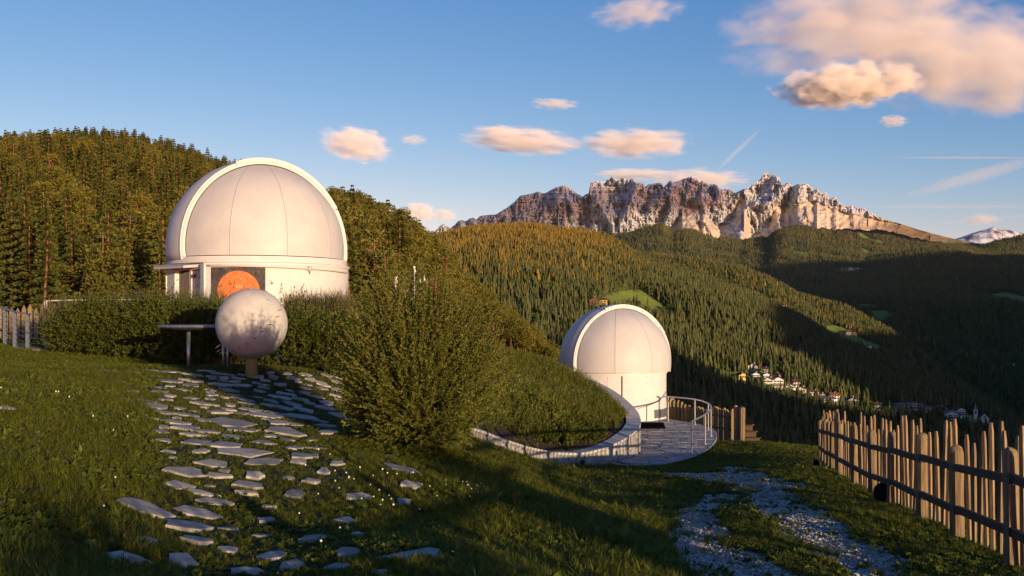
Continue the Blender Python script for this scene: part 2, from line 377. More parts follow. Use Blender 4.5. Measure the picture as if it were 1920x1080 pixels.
# ------------------------------------------------------------------ distant land: each hill is a lofted terrain sheet with its own forest
def interp(pl, key, x): a = np.array(pl, float); return np.interp(x, a[:, 0], a[:, key])
HILLS = {}
def jit(x): return 10*(fbm(np.asarray(x)/22, np.asarray(x)*0+3.3, 3)-.5)+5*(fbm(np.asarray(x)/6, np.asarray(x)*0+8.1, 2)-.5)
def hill(name, crest, foot, mat, nu=220, nv=110, bulge=0, amp=10, wl=120, label=None, back=600, backdrop=.5, meadow=(), power=1.0):
    crest = [(a, b+{'flank': 3, 'rightnear': 8, 'rightfar': 8, 'edgefar': 7}.get(name, 0), c) for a, b, c in crest]
    x0, x1 = crest[0][0], crest[-1][0]; cx = np.linspace(x0, x1, nu)
    cy, cY = interp(crest, 1, cx)+(jit(cx) if name == 'flank' else 0), interp(crest, 2, cx)
    fx = np.linspace(foot[0][0], foot[-1][0], nu); fy, fY = interp(foot, 1, fx), interp(foot, 2, fx)
    C = np.stack([(cx-960)/FPX*cY, cY, (HZ-cy)/FPX*cY], -1); F_ = np.stack([(fx-960)/FPX*fY, fY, (HZ-fy)/FPX*fY], -1)
    v = np.concatenate([-np.linspace(1, 0, 14, endpoint=False), np.linspace(0, 1, nv)])
    g = np.where(v[:, None, None] >= 0, C[None]+(F_-C)[None]*np.clip(v, 0, 1)[:, None, None], 0)
    for i, vv in enumerate(v):
        if vv < 0:
            d = -vv; g[i] = C; g[i, :, 0] = C[:, 0]*(1+d*back/C[:, 1]); g[i, :, 1] = C[:, 1]+d*back; g[i, :, 2] = C[:, 2]-d*d*back*backdrop
    vv = np.clip(v, 0, 1)[:, None]; env = np.sin(PI*vv)**.6
    nz = (fbm(g[..., 0]/wl+7, g[..., 1]/wl, 5)-.5)*2+.8*(ridged(g[..., 0]/wl*.6, g[..., 1]/wl*.35, 3)-.6)
    g[..., 2] += bulge*np.sin(PI*vv**power)+amp*nz*env+amp*.15*(fbm(g[..., 0]/wl*3, g[..., 1]/wl*3, 3)-.5)
    px = 960+FPX*g[..., 0]/g[..., 1]; py = HZ-FPX*g[..., 2]/g[..., 1]
    md = np.zeros(px.shape)
    for poly in meadow: md = np.maximum(md, in_poly(px, py, poly)*1.0)
    NV = len(v)
    me = mesh_np(name, g.reshape(-1, 3), grid_faces(NV, nu), mat, True, {'meadow': md.ravel()})
    o = tag(obj('hill', me), label, kind='structure')
    HILLS[name] = dict(g=g, v=v, meadow=meadow, nu=nu, NV=NV, bvh=BVHTree.FromPolygons([tuple(p) for p in g.reshape(-1, 3)], [tuple(f) for f in grid_faces(NV, nu)[:, ::1]]))
    return o
def cast(name, px, py):
    d = Vector(((px-960)/FPX, 1, (HZ-py)/FPX)).normalized(); h = HILLS[name]['bvh'].ray_cast(Vector((0, 0, 0)), d); return h[0]
CLEAR = {'near': [[(850, 612), (885, 628), (918, 650), (960, 684), (1000, 715), (1040, 748), (1140, 815), (1140, 1000), (850, 1000)]], 'mid': [[(px-w/2-2, py-3), (px+w/2+2, py-3), (px+w/2+2, py+17), (px-w/2-2, py+17)] for px, py, w in [(*V0(x, y), w/3.556) for x, y, w, *_ in VIL]+[(1112, 571, 20), (1132, 568, 12), (1838, 792, 40)]]+[[(1112, 572), (1150, 573), (1230, 580), (1266, 592), (1262, 602), (1200, 590), (1112, 586)]], 'second': [[(px-7, py-3), (px+7, py-3), (px+7, py+11), (px-7, py+11)] for px, py in ((1590, 627), (1603, 628), (1576, 629), (1628, 653), (1606, 653), (1468, 577))], 'flank': [[(1585, 500), (1625, 500), (1628, 520), (1585, 516)]], 'rightnear': []}
def sample(name, n, vmin=-.12, rng=RNG):
    H = HILLS[name]; g = H['g']; v = H['v']
    # area-weighted cells
    a = np.linalg.norm(np.cross(g[1:, :-1]-g[:-1, :-1], g[:-1, 1:]-g[:-1, :-1]), axis=-1)
    a[v[:-1] < vmin] = 0
    c = rng.choice(a.size, n, p=(a/a.sum()).ravel()); i, j = c//a.shape[1], c % a.shape[1]; s, t_ = rng.random((n, 1)), rng.random((n, 1))
    p = g[i, j]*(1-s)*(1-t_)+g[i+1, j]*s*(1-t_)+g[i, j+1]*(1-s)*t_+g[i+1, j+1]*s*t_
    px = 960+FPX*p[:, 0]/p[:, 1]; py = HZ-FPX*p[:, 2]/p[:, 1]; keep = np.ones(n, bool)
    for poly in list(H['meadow'])+CLEAR.get(name, []): keep &= ~in_poly(px, py, poly)
    return p[keep], px[keep], py[keep]

t = NT('forest_floor')
n1 = t.noise(.02, 5); n2 = t.noise(.12, 4)
ff = t.ramp(n1, [(.35, (.016, .022, .007)), (.6, (.030, .032, .010)), (.75, (.055, .042, .018))])
md = t.ramp(n2, [(.3, (.14, .18, .025)), (.7, (.21, .245, .04))])
M_floor = t.done(t.mix(t.attr('meadow'), ff, md), .95)

hill('near', [(-260, 300, 430), (-100, 306, 450), (0, 306, 455), (80, 303, 460), (150, 299, 460), (250, 303, 455), (350, 326, 450), (420, 350, 445), (500, 372, 440), (650, 428, 430), (730, 462, 420), (790, 500, 405),
      (862, 584, 375), (918, 630, 350), (960, 669, 335), (1000, 702, 325), (1040, 736, 320), (1120, 800, 320)],
     [(-420, 650, 95), (0, 640, 105), (300, 645, 110), (600, 655, 115), (800, 720, 130), (950, 800, 150), (1100, 900, 170)], M_floor, 200, 120, bulge=2, amp=5, wl=60,
     label='steep wooded hillside behind the big observatory', back=250, backdrop=.6)
hill('mid', [(700, 482, 2300), (790, 464, 2400), (830, 453, 2450), (870, 442, 2500), (930, 434, 2550), (980, 430, 2600), (1060, 437, 2550), (1132, 449, 2450), (1159, 464, 2400), (1195, 485, 2330), (1234, 500, 2280),
      (1279, 510, 2250), (1318, 524, 2220), (1373, 546, 2180), (1434, 568, 2140), (1499, 600, 2100), (1573, 645, 2050), (1618, 667, 2000), (1677, 690, 1950), (1736, 727, 1900), (1800, 748, 1850), (1860, 772, 1800), (1960, 840, 1750)],
     [(560, 620, 800), (800, 660, 850), (900, 720, 800), (1000, 790, 760), (1100, 850, 740), (1250, 930, 700), (1400, 980, 680), (1600, 1010, 680), (1800, 1010, 760), (2000, 1010, 850)], M_floor, 260, 150, bulge=25, amp=26, wl=260,
     label='rounded forested hill with a clearing above the village', back=900, backdrop=.35,
     meadow=[[(1118, 562), (1140, 552), (1165, 545), (1200, 543), (1215, 552), (1235, 566), (1262, 580), (1255, 588), (1230, 580), (1190, 574), (1150, 575), (1118, 572)], [(1280, 594), (1300, 604), (1312, 618), (1296, 616), (1282, 606)],
             [(958, 580), (990, 578), (1025, 575), (1025, 580), (990, 586), (962, 588)], [(1290, 690), (1340, 692), (1380, 698), (1430, 708), (1480, 735), (1420, 728), (1370, 712), (1290, 696)],
             [(1490, 740), (1540, 744), (1600, 756), (1680, 760), (1700, 768), (1640, 770), (1560, 762), (1490, 752)], [(1700, 760), (1780, 765), (1850, 786), (1850, 796), (1760, 788), (1700, 770)], [(1770, 725), (1800, 738), (1815, 755), (1790, 750), (1765, 735)]])
hill('second', [(1150, 470, 3900), (1198, 478, 3800), (1245, 482, 3700), (1290, 489, 3600), (1334, 496, 3500), (1387, 504, 3400), (1440, 523, 3300), (1499, 556, 3200), (1558, 574, 3150), (1588, 580, 3100), (1647, 612, 3000), (1700, 640, 2950), (1760, 690, 2900), (1850, 760, 2850)],
     [(1150, 620, 2700), (1300, 640, 2600), (1434, 680, 2450), (1600, 760, 2300), (1700, 800, 2250), (1900, 900, 2200)], M_floor, 160, 80, bulge=20, amp=20, wl=260,
     label='lower spur of forest with farm clearings beyond the hill', back=900, backdrop=.3,
     meadow=[[(1545, 612), (1562, 608), (1590, 618), (1610, 632), (1640, 645), (1665, 655), (1640, 655), (1600, 645), (1560, 636), (1552, 625)], [(1425, 555), (1445, 562), (1470, 580), (1455, 578), (1430, 566)]])
hill('rightnear', [(1480, 560, 4600), (1560, 530, 4800), (1640, 512, 5000), (1700, 502, 5200), (1740, 497, 5300), (1790, 497, 5300), (1830, 500, 5200), (1870, 497, 5000), (1930, 494, 4800), (2100, 480, 4600)],
     [(1480, 650, 3700), (1600, 680, 3400), (1700, 740, 3000), (1800, 820, 2700), (1950, 900, 2400), (2200, 950, 2300)], M_floor, 160, 90, bulge=40, amp=50, wl=500,
     label='dark shaded forest slope across the valley', back=1500, backdrop=.25,
     meadow=[[(1850, 553), (1885, 547), (1920, 556), (1940, 570), (1900, 566), (1860, 562)], [(1630, 583), (1660, 582), (1677, 590), (1655, 603), (1637, 600)], [(1500, 546), (1530, 545), (1528, 552), (1505, 553)], [(1605, 568), (1640, 570), (1645, 580), (1615, 578)], [(1700, 498), (1728, 502), (1725, 508), (1700, 507)]])
hill('rightfar', [(1500, 520, 7600), (1600, 492, 7700), (1660, 478, 7700), (1720, 462, 7800), (1760, 455, 7900), (1790, 456, 7900), (1830, 470, 8000), (1870, 472, 8000), (1930, 465, 8000), (2100, 450, 8000)],
     [(1480, 560, 5600), (1600, 560, 5600), (1800, 540, 5900), (2100, 540, 5900)], M_floor, 120, 60, bulge=20, amp=50, wl=700, label='bluish wooded ridge beneath the snowy summit', back=2500, backdrop=.15)
hill('edgefar', [(1740, 452, 10500), (1790, 455, 10500), (1830, 458, 10400), (1870, 448, 10300), (1920, 436, 10200), (2050, 415, 10000)],
     [(1740, 500, 8600), (1900, 500, 8600), (2100, 500, 8600)], M_floor, 60, 40, bulge=20, amp=40, wl=900, label='far wooded ridge rising towards the frame edge', back=2500, backdrop=.15)

# the mountain massif: skyline and foot traced, rock displaced in depth into towers and gullies
SKY_L = [(760, 462), (800, 442), (815, 434), (825, 424), (832, 419), (838, 424), (844, 428), (852, 422), (858, 415), (866, 412), (873, 415), (880, 410), (887, 408), (893, 412), (900, 405), (905, 404), (916, 403), (930, 402), (950, 390), (965, 378), (975, 367), (990, 364), (1000, 362), (1008, 359), (1014, 361),
    (1020, 363), (1030, 358), (1040, 352), (1052, 348), (1060, 347), (1066, 351), (1074, 357), (1082, 363), (1092, 369), (1098, 364), (1104, 362), (1107, 342), (1112, 341), (1118, 338), (1124, 341), (1130, 340), (1136, 342), (1138, 336), (1142, 338), (1147, 330), (1152, 332), (1158, 339), (1160, 339), (1164, 332), (1170, 333), (1174, 338), (1180, 335),
    (1190, 336), (1194, 342), (1200, 341), (1206, 343), (1210, 351), (1216, 345), (1225, 344), (1232, 343), (1240, 342), (1244, 352), (1250, 345), (1254, 340), (1258, 337), (1262, 341), (1268, 340), (1276, 337), (1285, 334), (1290, 332), (1296, 331), (1302, 332), (1308, 336), (1312, 343), (1318, 337), (1324, 342), (1330, 345), (1338, 345), (1345, 346), (1350, 353), (1356, 354), (1367, 353),
    (1374, 357), (1378, 362), (1388, 357), (1395, 354), (1405, 350), (1413, 345), (1420, 339), (1426, 336), (1431, 326), (1435, 322), (1440, 325), (1444, 328), (1450, 327), (1456, 329), (1462, 334), (1467, 347), (1471, 348), (1474, 343), (1478, 341), (1482, 346), (1490, 348), (1496, 345), (1503, 345), (1510, 343), (1516, 346), (1520, 350), (1526, 357), (1532, 353), (1537, 360), (1543, 362), (1550, 361),
    (1555, 371), (1560, 372), (1564, 369), (1568, 369), (1573, 379), (1580, 384), (1590, 387), (1600, 385), (1610, 389), (1620, 390), (1630, 397), (1640, 402), (1660, 411), (1690, 420), (1720, 430), (1760, 441), (1790, 448), (1830, 456), (1900, 470)]
FOOT = [(760, 470), (900, 446), (1000, 445), (1100, 447), (1130, 444), (1150, 436), (1200, 424), (1240, 417), (1262, 429), (1290, 424), (1340, 442), (1400, 447), (1440, 440), (1460, 424), (1480, 418), (1530, 424), (1570, 424), (1620, 428), (1680, 432), (1720, 441), (1800, 455), (1900, 475)]
nu, nv = 760, 120
cx = np.linspace(760, 1900, nu); sk = interp(SKY_L, 1, cx)-1.2*(fbm(cx/3.1, cx*0+2, 3)-.5)*np.clip((1600-cx)/300, .2, 1); ft = interp(FOOT, 1, cx)+jit(cx)+4
v = np.linspace(0, 1, nv)[:, None]; CX = np.repeat(cx[None], nv, 0)
RB = [(760, 475), (1100, 456), (1150, 446), (1200, 430), (1232, 422), (1258, 424), (1275, 404), (1288, 392), (1300, 382), (1318, 386), (1326, 414), (1345, 420), (1368, 418), (1375, 396), (1386, 370), (1396, 366), (1403, 402), (1412, 436), (1440, 440), (1447, 398), (1452, 388), (1470, 390), (1490, 386), (1510, 381), (1525, 376), (1560, 390), (1590, 400), (1640, 410), (1700, 422), (1900, 472)]
rb = np.minimum(interp(RB, 1, cx)+5*(fbm(cx/7, cx*0+4, 3)-.5), ft+8)[None]
py = sk[None]+(ft-sk)[None]*v
dm = (py-sk[None])/FPX*11000                                  # metres below the skyline
rock = np.clip((rb-py)/2.2+.5, 0, 1)
Hh = np.maximum((ft-sk)[None]/FPX*11000, 60); cliffh = np.clip(rb-sk[None], 3, None)/FPX*11000; kr_ = np.hanning(31); cliffh = np.convolve(np.pad(cliffh[0], 15, mode='edge'), kr_/kr_.sum(), mode='valid')[None]
depth = 11000-.38*np.minimum(dm, cliffh)-1.9*np.maximum(dm-cliffh, 0)
warp = 10*(fbm(CX/22, py/30, 3)-.5)
slant = CX+.35*(py-380)*np.sign(np.sin(CX/37))
but = ridged((slant+warp)/46, py/70, 2); fin = ridged((CX+warp)/15, py/26+3, 4, gain=.6); fin2 = ridged((CX+warp*.6)/5, py/12+9, 3, gain=.6); led = fbm(CX/40, py/3.2, 3); iso = fbm(CX/3.5, py/3.5, 3)
amp_col = np.interp(cx, [760, 950, 1100, 1600, 1750, 1900], [.7, 1, 1, .8, .35, .15])[None]
fan = ridged((CX-(1395 if True else 0))/7*np.clip(60/(np.abs(py-345)+25), .4, 1.6), py/60, 2)
disp = (but-.5)*520+((fin-.5)*300+(fin2-.5)*130+(led-.5)*80+(iso-.5)*45)*rock+((fan-.5)*20+(fbm(CX/9, py/6+40, 4)-.5)*120)*(1-rock)
fade = np.clip(v/.04, .25, 1)
depth = depth-disp*fade*amp_col
g = np.stack([(CX-960)/FPX*depth, depth, (HZ-py)/FPX*depth], -1)
bk = []
for i, d in enumerate((1.0, .7, .45, .2)):
    q = g[0].copy(); q[:, 1] += 1500*d; q[:, 0] *= q[:, 1]/g[0][:, 1]; q[:, 2] -= 1500*d*.9; bk.append(q)
g = np.concatenate([np.array(bk), g]); rockv = np.concatenate([np.ones((4, nu)), rock])
t = NT('dolomite_rock')
geo = t.n('ShaderNodeNewGeometry'); sep = t.n('ShaderNodeSeparateXYZ'); t.l(geo.outputs['Normal'], sep.inputs[0])
st = t.noise(.012, 6, stretch=(1, 1, .25)); bands = t.noise(.004, 5, stretch=(.2, .2, 6)); fine = t.noise(.02, 7)
rk = t.ramp(st, [(.3, (.27, .275, .28)), (.5, (.40, .405, .405)), (.7, (.54, .535, .52))])
rk = t.mix(t.math('MULTIPLY', bands, .18), rk, (.46, .42, .37))
scree = t.ramp(fine, [(.3, (.40, .33, .26)), (.7, (.62, .51, .39))])
rk = t.mix(t.attr('rock'), scree, rk)
veg = t.mix(t.math('MULTIPLY', fine, .6), (.14, .095, .045), (.24, .18, .10)); rk = t.mix(t.attr('grassy'), rk, veg)
sn = t.math('MULTIPLY', t.ramp(sep.outputs[2], [(.42, (0, 0, 0)), (.62, (1, 1, 1))]), t.ramp(fine, [(.47, (0, 0, 0)), (.56, (1, 1, 1))]))
sn = t.math('MULTIPLY', sn, t.attr('snow'), True)
rk = t.mix(sn, rk, (.78, .79, .82))
t.bump(t.math('MULTIPLY', t.math('ADD', st, fine), t.math('ADD', t.math('MULTIPLY', t.attr('rock'), .8), .2)), .7, 14)
M_rock = t.done(rk, .95)
PXg = np.concatenate([np.repeat(cx[None], 4, 0), CX]); PYg = HZ-FPX*g[..., 2]/g[..., 1]
grassy = np.clip((PXg-1570)/120+.5*(fbm(PXg/20, PYg/8, 3)-.5), 0, 1)*np.clip((PYg-395)/30, 0, 1)
snow = np.clip(.75*rockv+1.2*np.exp(-((PXg-1388)/20)**2)*(1-rockv)+.5*np.exp(-((PXg-1225)/18)**2)*(1-rockv), 0, 1)
me = mesh_np('mountain', g.reshape(-1, 3), grid_faces(nv+4, nu), M_rock, False, {'rock': rockv.ravel(), 'grassy': grassy.ravel(), 'snow': snow.ravel()})
tag(obj('mountain', me), 'jagged limestone massif with rock towers and pale scree', kind='structure')
hill('flank', [(1000, 446, 9450), (1100, 449, 9450), (1130, 446, 9450), (1150, 438, 9450), (1200, 426, 9450), (1240, 419, 9450), (1262, 431, 9450), (1290, 426, 9450), (1340, 444, 9450), (1400, 449, 9450), (1440, 442, 9450), (1460, 426, 9450), (1480, 420, 9450), (1530, 426, 9450), (1570, 426, 9450),
      (1620, 436, 9450), (1680, 442, 9450), (1720, 449, 9450), (1800, 460, 9450), (1900, 480, 9450)],
     [(1000, 560, 4600), (1300, 580, 4600), (1450, 590, 4700), (1600, 580, 5300), (1750, 560, 6200), (1900, 560, 6800)], M_floor, 220, 100, bulge=-60, amp=95, wl=900, label='broad forested slopes at the foot of the massif', back=300, backdrop=.5,
     meadow=[[(1605, 433), (1630, 445), (1660, 455), (1650, 457), (1615, 445)], [(1560, 505), (1600, 500), (1625, 508), (1600, 514)], [(1485, 470), (1520, 474), (1510, 480), (1487, 476)], [(1615, 465), (1640, 472), (1635, 478), (1620, 474)]])
# snowy far summit
t = NT('snowy_rock'); f = t.noise(.006, 6, stretch=(1, 1, .4)); M_snow = t.done(t.ramp(f, [(.42, (.12, .12, .13)), (.52, (.6, .61, .64)), (.7, (.8, .81, .84))]), .8)
hill('summit', [(1700, 470, 12400), (1770, 455, 12400), (1800, 446, 12400), (1825, 437, 12400), (1850, 431, 12400), (1862, 427, 12400), (1880, 430, 12400), (1900, 433, 12400), (1930, 440, 12400), (2000, 450, 12400)],
     [(1700, 490, 11600), (2000, 490, 11600)], M_snow, 120, 60, bulge=45, amp=85, wl=400, label='distant summit dusted with snow', back=800, backdrop=.4)
# valley floor that carries everything below the hills
a = np.linspace(-13800, 13800, 61); b = np.linspace(-5000, 13000, 61); AX, AY = np.meshgrid(a, b)
tag(obj('valley', mesh_np('valley', np.stack([AX, AY, -650+60*(fbm(AX/3000, AY/3000, 3)-.5)], -1).reshape(-1, 3), grid_faces(61, 61), M_floor, True, {'meadow': np.zeros(AX.size)})), 'deep valley floor far below the hills', kind='structure')
# hill added out of frame towards the sun, crest shaped to shade the valley
tE = math.tan(SUN_EL); S0 = -1500.0
US = [-900, 0, 150, 300, 450, 650, 760, 800, 900, 950, 1000, 1100, 1180, 1340, 1500, 1900, 2150, 2500, 3000, 3800, 4400, 5000, 5600, 6800, 7600]
HS = [-300, -120, 30, 100, 160, 195, 180, 118, 92, 92, 170, 215, 240, 260, 285, 290, 250, 250, 440, 640, 760, 900, 960, 990, 300]
uu = np.linspace(-900, 7600, 480); hh = np.interp(uu, US, HS)+8*(fbm(uu/90, uu*0, 4)-.5)
rows = []
for ds, k in ((-2200, 0.0), (-1400, .45), (-700, .8), (-250, .95), (0, 1.0), (250, .93), (700, .7), (1200, .3), (1600, 0)):
    s_ = S0+ds*np.interp(uu, [0, 2000], [.45, 1]); z = -650+(hh+650)*k
    rows.append(np.stack([uu*math.cos(SUN_AZ)-s_*math.sin(SUN_AZ), uu*math.sin(SUN_AZ)+s_*math.cos(SUN_AZ), z], -1))
rows = np.array(rows)
tag(obj('hill', mesh_np('shade_hill', rows.reshape(-1, 3), grid_faces(len(rows), 480), M_floor, True, {'meadow': np.zeros(rows.shape[0]*480)})), 'unseen ridge added towards the evening sun to shade the valley', kind='structure')

# ------------------------------------------------------------------ trees
def conifer_mesh(name, rng, h=12, r=2.0, n=900, bare=.12, kind='spruce', mat=None):
    if kind == 'spruce':
        t_ = bare+(1-bare)*rng.random(n)**.85; lay = np.round(t_*15)/15+rng.normal(0, .008, n); t_ = np.clip(.5*t_+.5*lay, bare, 1)
        R = r*(1-t_)**.85*(.75+.35*rng.random(n))+.12; ang = rng.random(n)*2*PI
        lob = 1+.22*np.sin(ang*3+t_*23)+.15*np.sin(ang*5-t_*37)
        rr = R*lob*rng.random(n)**.45
        pos = np.stack([rr*np.cos(ang), rr*np.sin(ang), t_*h-.28*rr], -1)
        ax = np.stack([np.cos(ang), np.sin(ang), -.25+.35*rng.random(n)], -1)+.35*rdir(n, rng)
        L = (.35+.55*rng.random(n)*(1.1-t_))*.74; W = L*.52
    else:
        k = 26; ct = bare+(1-bare)*rng.random(k)**.8; ca = rng.random(k)*2*PI
        cr = r*np.sin(np.clip((1-ct)/(1-bare)*1.15+.15, 0, 1)*PI*.62)*(.45+.5*rng.random(k)); cs = .45+.5*rng.random(k)
        ct[0] = .97; cr[0] = 0
        idx = rng.integers(0, k, n); d = rdir(n, rng)*(rng.random((n, 1))**.4)*cs[idx][:, None]*np.array([1.25, 1.25, .75])*r*.55
        pos = np.stack([cr[idx]*np.cos(ca[idx]), cr[idx]*np.sin(ca[idx]), ct[idx]*h*.97], -1)+d
        ax = d/np.linalg.norm(d, axis=1, keepdims=True)+np.array([0, 0, .5])+.5*rdir(n, rng); L = .20+.28*rng.random(n); W = L*.5
        t_ = ct[idx]
    tone = np.clip(.5+.35*rng.normal(size=n)*.7+.25*(t_-.5), 0, 1)
    v_, f_, tn = leaves(pos, ax, rdir(n, rng), L, W, tone)
    return mesh_np(name, v_, f_, mat or M_conifer, False, {'tone': tn})
def trunk_mesh(name, h, r, rng, top=.95, limbs=0, lo=.4):
    m = MB(); pts = []; rs = []
    for i in range(6):
        f = i/5*top; pts.append((.12*math.sin(f*5+rng.random()), .12*math.cos(f*4), f*h)); rs.append(r*(1-.85*f)+.02)
    pts[0] = (0, 0, -.6); m.tube(pts, r, 6, rs=rs)
    for k in range(limbs):
        z = h*(lo+(.92-lo)*rng.random()); a = rng.random()*2*PI; L = 1.0+.8*rng.random()
        m.tube([(0, 0, z), (math.cos(a)*L, math.sin(a)*L, z+.25*L)], .05, 3, rs=[.07, .02])
    return m.mesh(name, M_trunk, True)
TREES = []
for i in range(4):
    r = np.random.default_rng(20+i); h = 12.5; TREES.append(('spruce_tree', trunk_mesh('trunk', h, .2, r), conifer_mesh('crown', r, h, 1.9+.25*i, 2600, .10+.03*i), h))
for i in range(4):
    r = np.random.default_rng(40+i); h = 12.0; TREES.append(('pine_tree', trunk_mesh('trunk', h, .22, r, .93, 7, .5), conifer_mesh('crown', r, h, 2.3, 2700, [.20, .5, .55, .26][i], 'pine', M_pine), h))
r = np.random.default_rng(60); TREES.append(('broadleaf_tree', trunk_mesh('trunk', 9, .18, r, .8, 8, .4), conifer_mesh('crown', r, 9, 2.9, 2600, .25, 'pine', M_decid), 9))
r = np.random.default_rng(61); TREES.append(('pine_tree', trunk_mesh('trunk', 11, .2, r, .93, 7, .4), conifer_mesh('crown', r, 11, 2.0, 1400, .3, 'pine', M_redtree), 11))
LAB = {'spruce_tree': ('slender dark green spruce on the wooded hillside behind the observatory', 'spruces on the near hillside'),
       'pine_tree': ('olive green pine with bare lower trunk on the hillside behind the observatory', 'pines on the near hillside'),
       'broadleaf_tree': ('bright green broadleaf tree among the dark conifers of the hillside', 'broadleaf trees among the conifers')}
p, ppx, ppy = sample('near', 6500, -.25)
# keep distance between stems
order = RNG.permutation(len(p)); cell = {}; keep = []
for i in order:
    kx, ky = int(p[i, 0]//3.4), int(p[i, 1]//3.4); ok = True
    for a in (-1, 0, 1):
        for b in (-1, 0, 1):
            for j in cell.get((kx+a, ky+b), ()):
                if (p[i, 0]-p[j, 0])**2+(p[i, 1]-p[j, 1])**2 < 6.5: ok = False
    if ok: cell.setdefault((kx, ky), []).append(i); keep.append(i)
p = p[keep]; ppx = ppx[keep]; ppy = ppy[keep]; n = len(p)
pine_p = np.clip((ppx-250)/500, .3, .92); u = RNG.random(n)
var = np.where(u < pine_p, np.where(RNG.random(n) < .86, 4+3*RNG.integers(0, 2, n), 5+RNG.integers(0, 2, n)), RNG.integers(0, 4, n)); var = np.where(RNG.random(n) < .02, 8, var); var = np.where(ppx > 840, 5+RNG.integers(0, 2, n), np.where((ppx > 600) & (RNG.random(n) < .4), RNG.integers(0, 4, n), var))
crest_y = np.interp(ppx, [-100, 0, 80, 250, 420, 500, 650, 730, 862, 960], [306, 306, 303, 303, 350, 372, 428, 462, 584, 669]); var = np.where((ppy < crest_y+14) & (ppx < 640) & (RNG.random(n) < .75), RNG.integers(0, 4, n), var)
sc = (.72+.42*RNG.random(n))*np.where(ppx > 840, 1.0, np.where(ppx > 620, 1.22, 1))
vis = (ppx > -30) & (ppx < 1060) & ~((ppx > 330) & (ppx < 640) & (p[:, 1] < 400))
score = np.where(vis, sc/p[:, 1], 0); top = np.argsort(-score)[:296]; istop = np.zeros(n, bool); istop[top] = True
protos = {}
def plant(k, pos, s, rz, label=None, group=None):
    nm = TREES[k][0]
    if k not in protos:
        o = thing(nm, label or LAB[nm][0], 'tree', pos, rz, group if label else LAB[nm][1]); obj('trunk', TREES[k][1], o); obj('crown', TREES[k][2], o); protos[k] = o
    else:
        o = copy_tree(protos[k]); o.location = pos; o.rotation_euler = (0, 0, rz)
    o.scale = (s*(.9+.25*random.random()), s*(.9+.25*random.random()), s); return o
for i in top:
    o = plant(int(var[i]), p[i], float(sc[i]), random.random()*6.28)
    side = 'left of the big dome' if ppx[i] < 500 else 'between the big dome and the bush' if ppx[i] < 700 else 'behind the big bush' if ppx[i] < 880 else 'on the sloping edge of the near wood'
    hgt = 'on the skyline' if ppy[i] < crest_y[i]+14 else 'at the slope foot' if p[i, 1] < 190 else 'halfway up the slope'
    if ppx[i] >= 880: hgt = ''
    kind_ = {'spruce_tree': 'slender dark green spruce', 'pine_tree': 'olive green pine', 'broadleaf_tree': 'bright green broadleaf tree'}[TREES[int(var[i])][0]]
    o['label'] = ' '.join((kind_+' '+hgt+' '+side).split()); o['group'] = o['label'].replace('spruce', 'spruces').replace('pine', 'pines').replace('tree', 'trees')
for px_, py_, s_ in ((352, 372, 1.0), (80, 560, .7)):
    h = cast('near', px_, py_)
    if h:
        o = plant(9, h, s_, 1.0, 'rust brown dead pine standing among green trees %s' % ('near the hill crest' if py_ < 400 else 'low on the slope by the lawn'), None)
        o['label'] = 'rust brown dead pine standing among green trees %s' % ('near the hill crest' if py_ < 400 else 'low on the slope by the lawn')
        if 'group' in o: del o['group']
rest = ~istop; srcs = []
for k in range(9):
    a_, b_ = TREES[k][1], TREES[k][2]
    m1 = source('t%d' % k, a_); m2 = source('c%d' % k, b_); srcs += [m1, m2]
def rots(n): r_ = np.zeros((n, 3)); r_[:, 2] = RNG.random(n)*2*PI; return r_
pr, vr, sr = p[rest], var[rest], sc[rest]; rr_ = rots(len(pr)); s3 = np.repeat(sr[:, None], 3, 1)
scatter('forest', np.r_[pr, pr], np.r_[rr_, rr_], np.r_[s3, s3], np.r_[vr*2, vr*2+1], srcs, 'dense pine and spruce wood covering the near hillside')

def low_conifer(name, rng, mat, tiers=4, sides=7):
    V, Fc, T = [], [], []
    for k in range(tiers):
        z0 = .06+.80*k/tiers; z1 = min(1.0, z0+.95/tiers+.18); r = .135*(1-k/tiers*.82); b = len(V); tn = rng.random()*.5+.25
        V.append((0, 0, z1)); T.append(tn+.1)
        for s in range(sides):
            a = 2*PI*(s+rng.random()*.6)/sides; q = r*(.7+.6*rng.random()); V.append((q*math.cos(a), q*math.sin(a), z0+.07*rng.random()-.02)); T.append(tn)
        for s in range(sides): Fc.append((b, b+1+s, b+1+(s+1) % sides))
    return mesh_np(name, V, Fc, mat, False, {'tone': T})
FAR = [source('far%d' % i, low_conifer('far_conifer', np.random.default_rng(80+i), M_farcon)) for i in range(4)]
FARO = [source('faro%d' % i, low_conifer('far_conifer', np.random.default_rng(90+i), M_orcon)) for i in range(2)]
FARD = [source('fard', (lambda m: m)(conifer_mesh('far_leafy', np.random.default_rng(99), 1.0, .33, 160, .12, 'pine', M_decid)))]
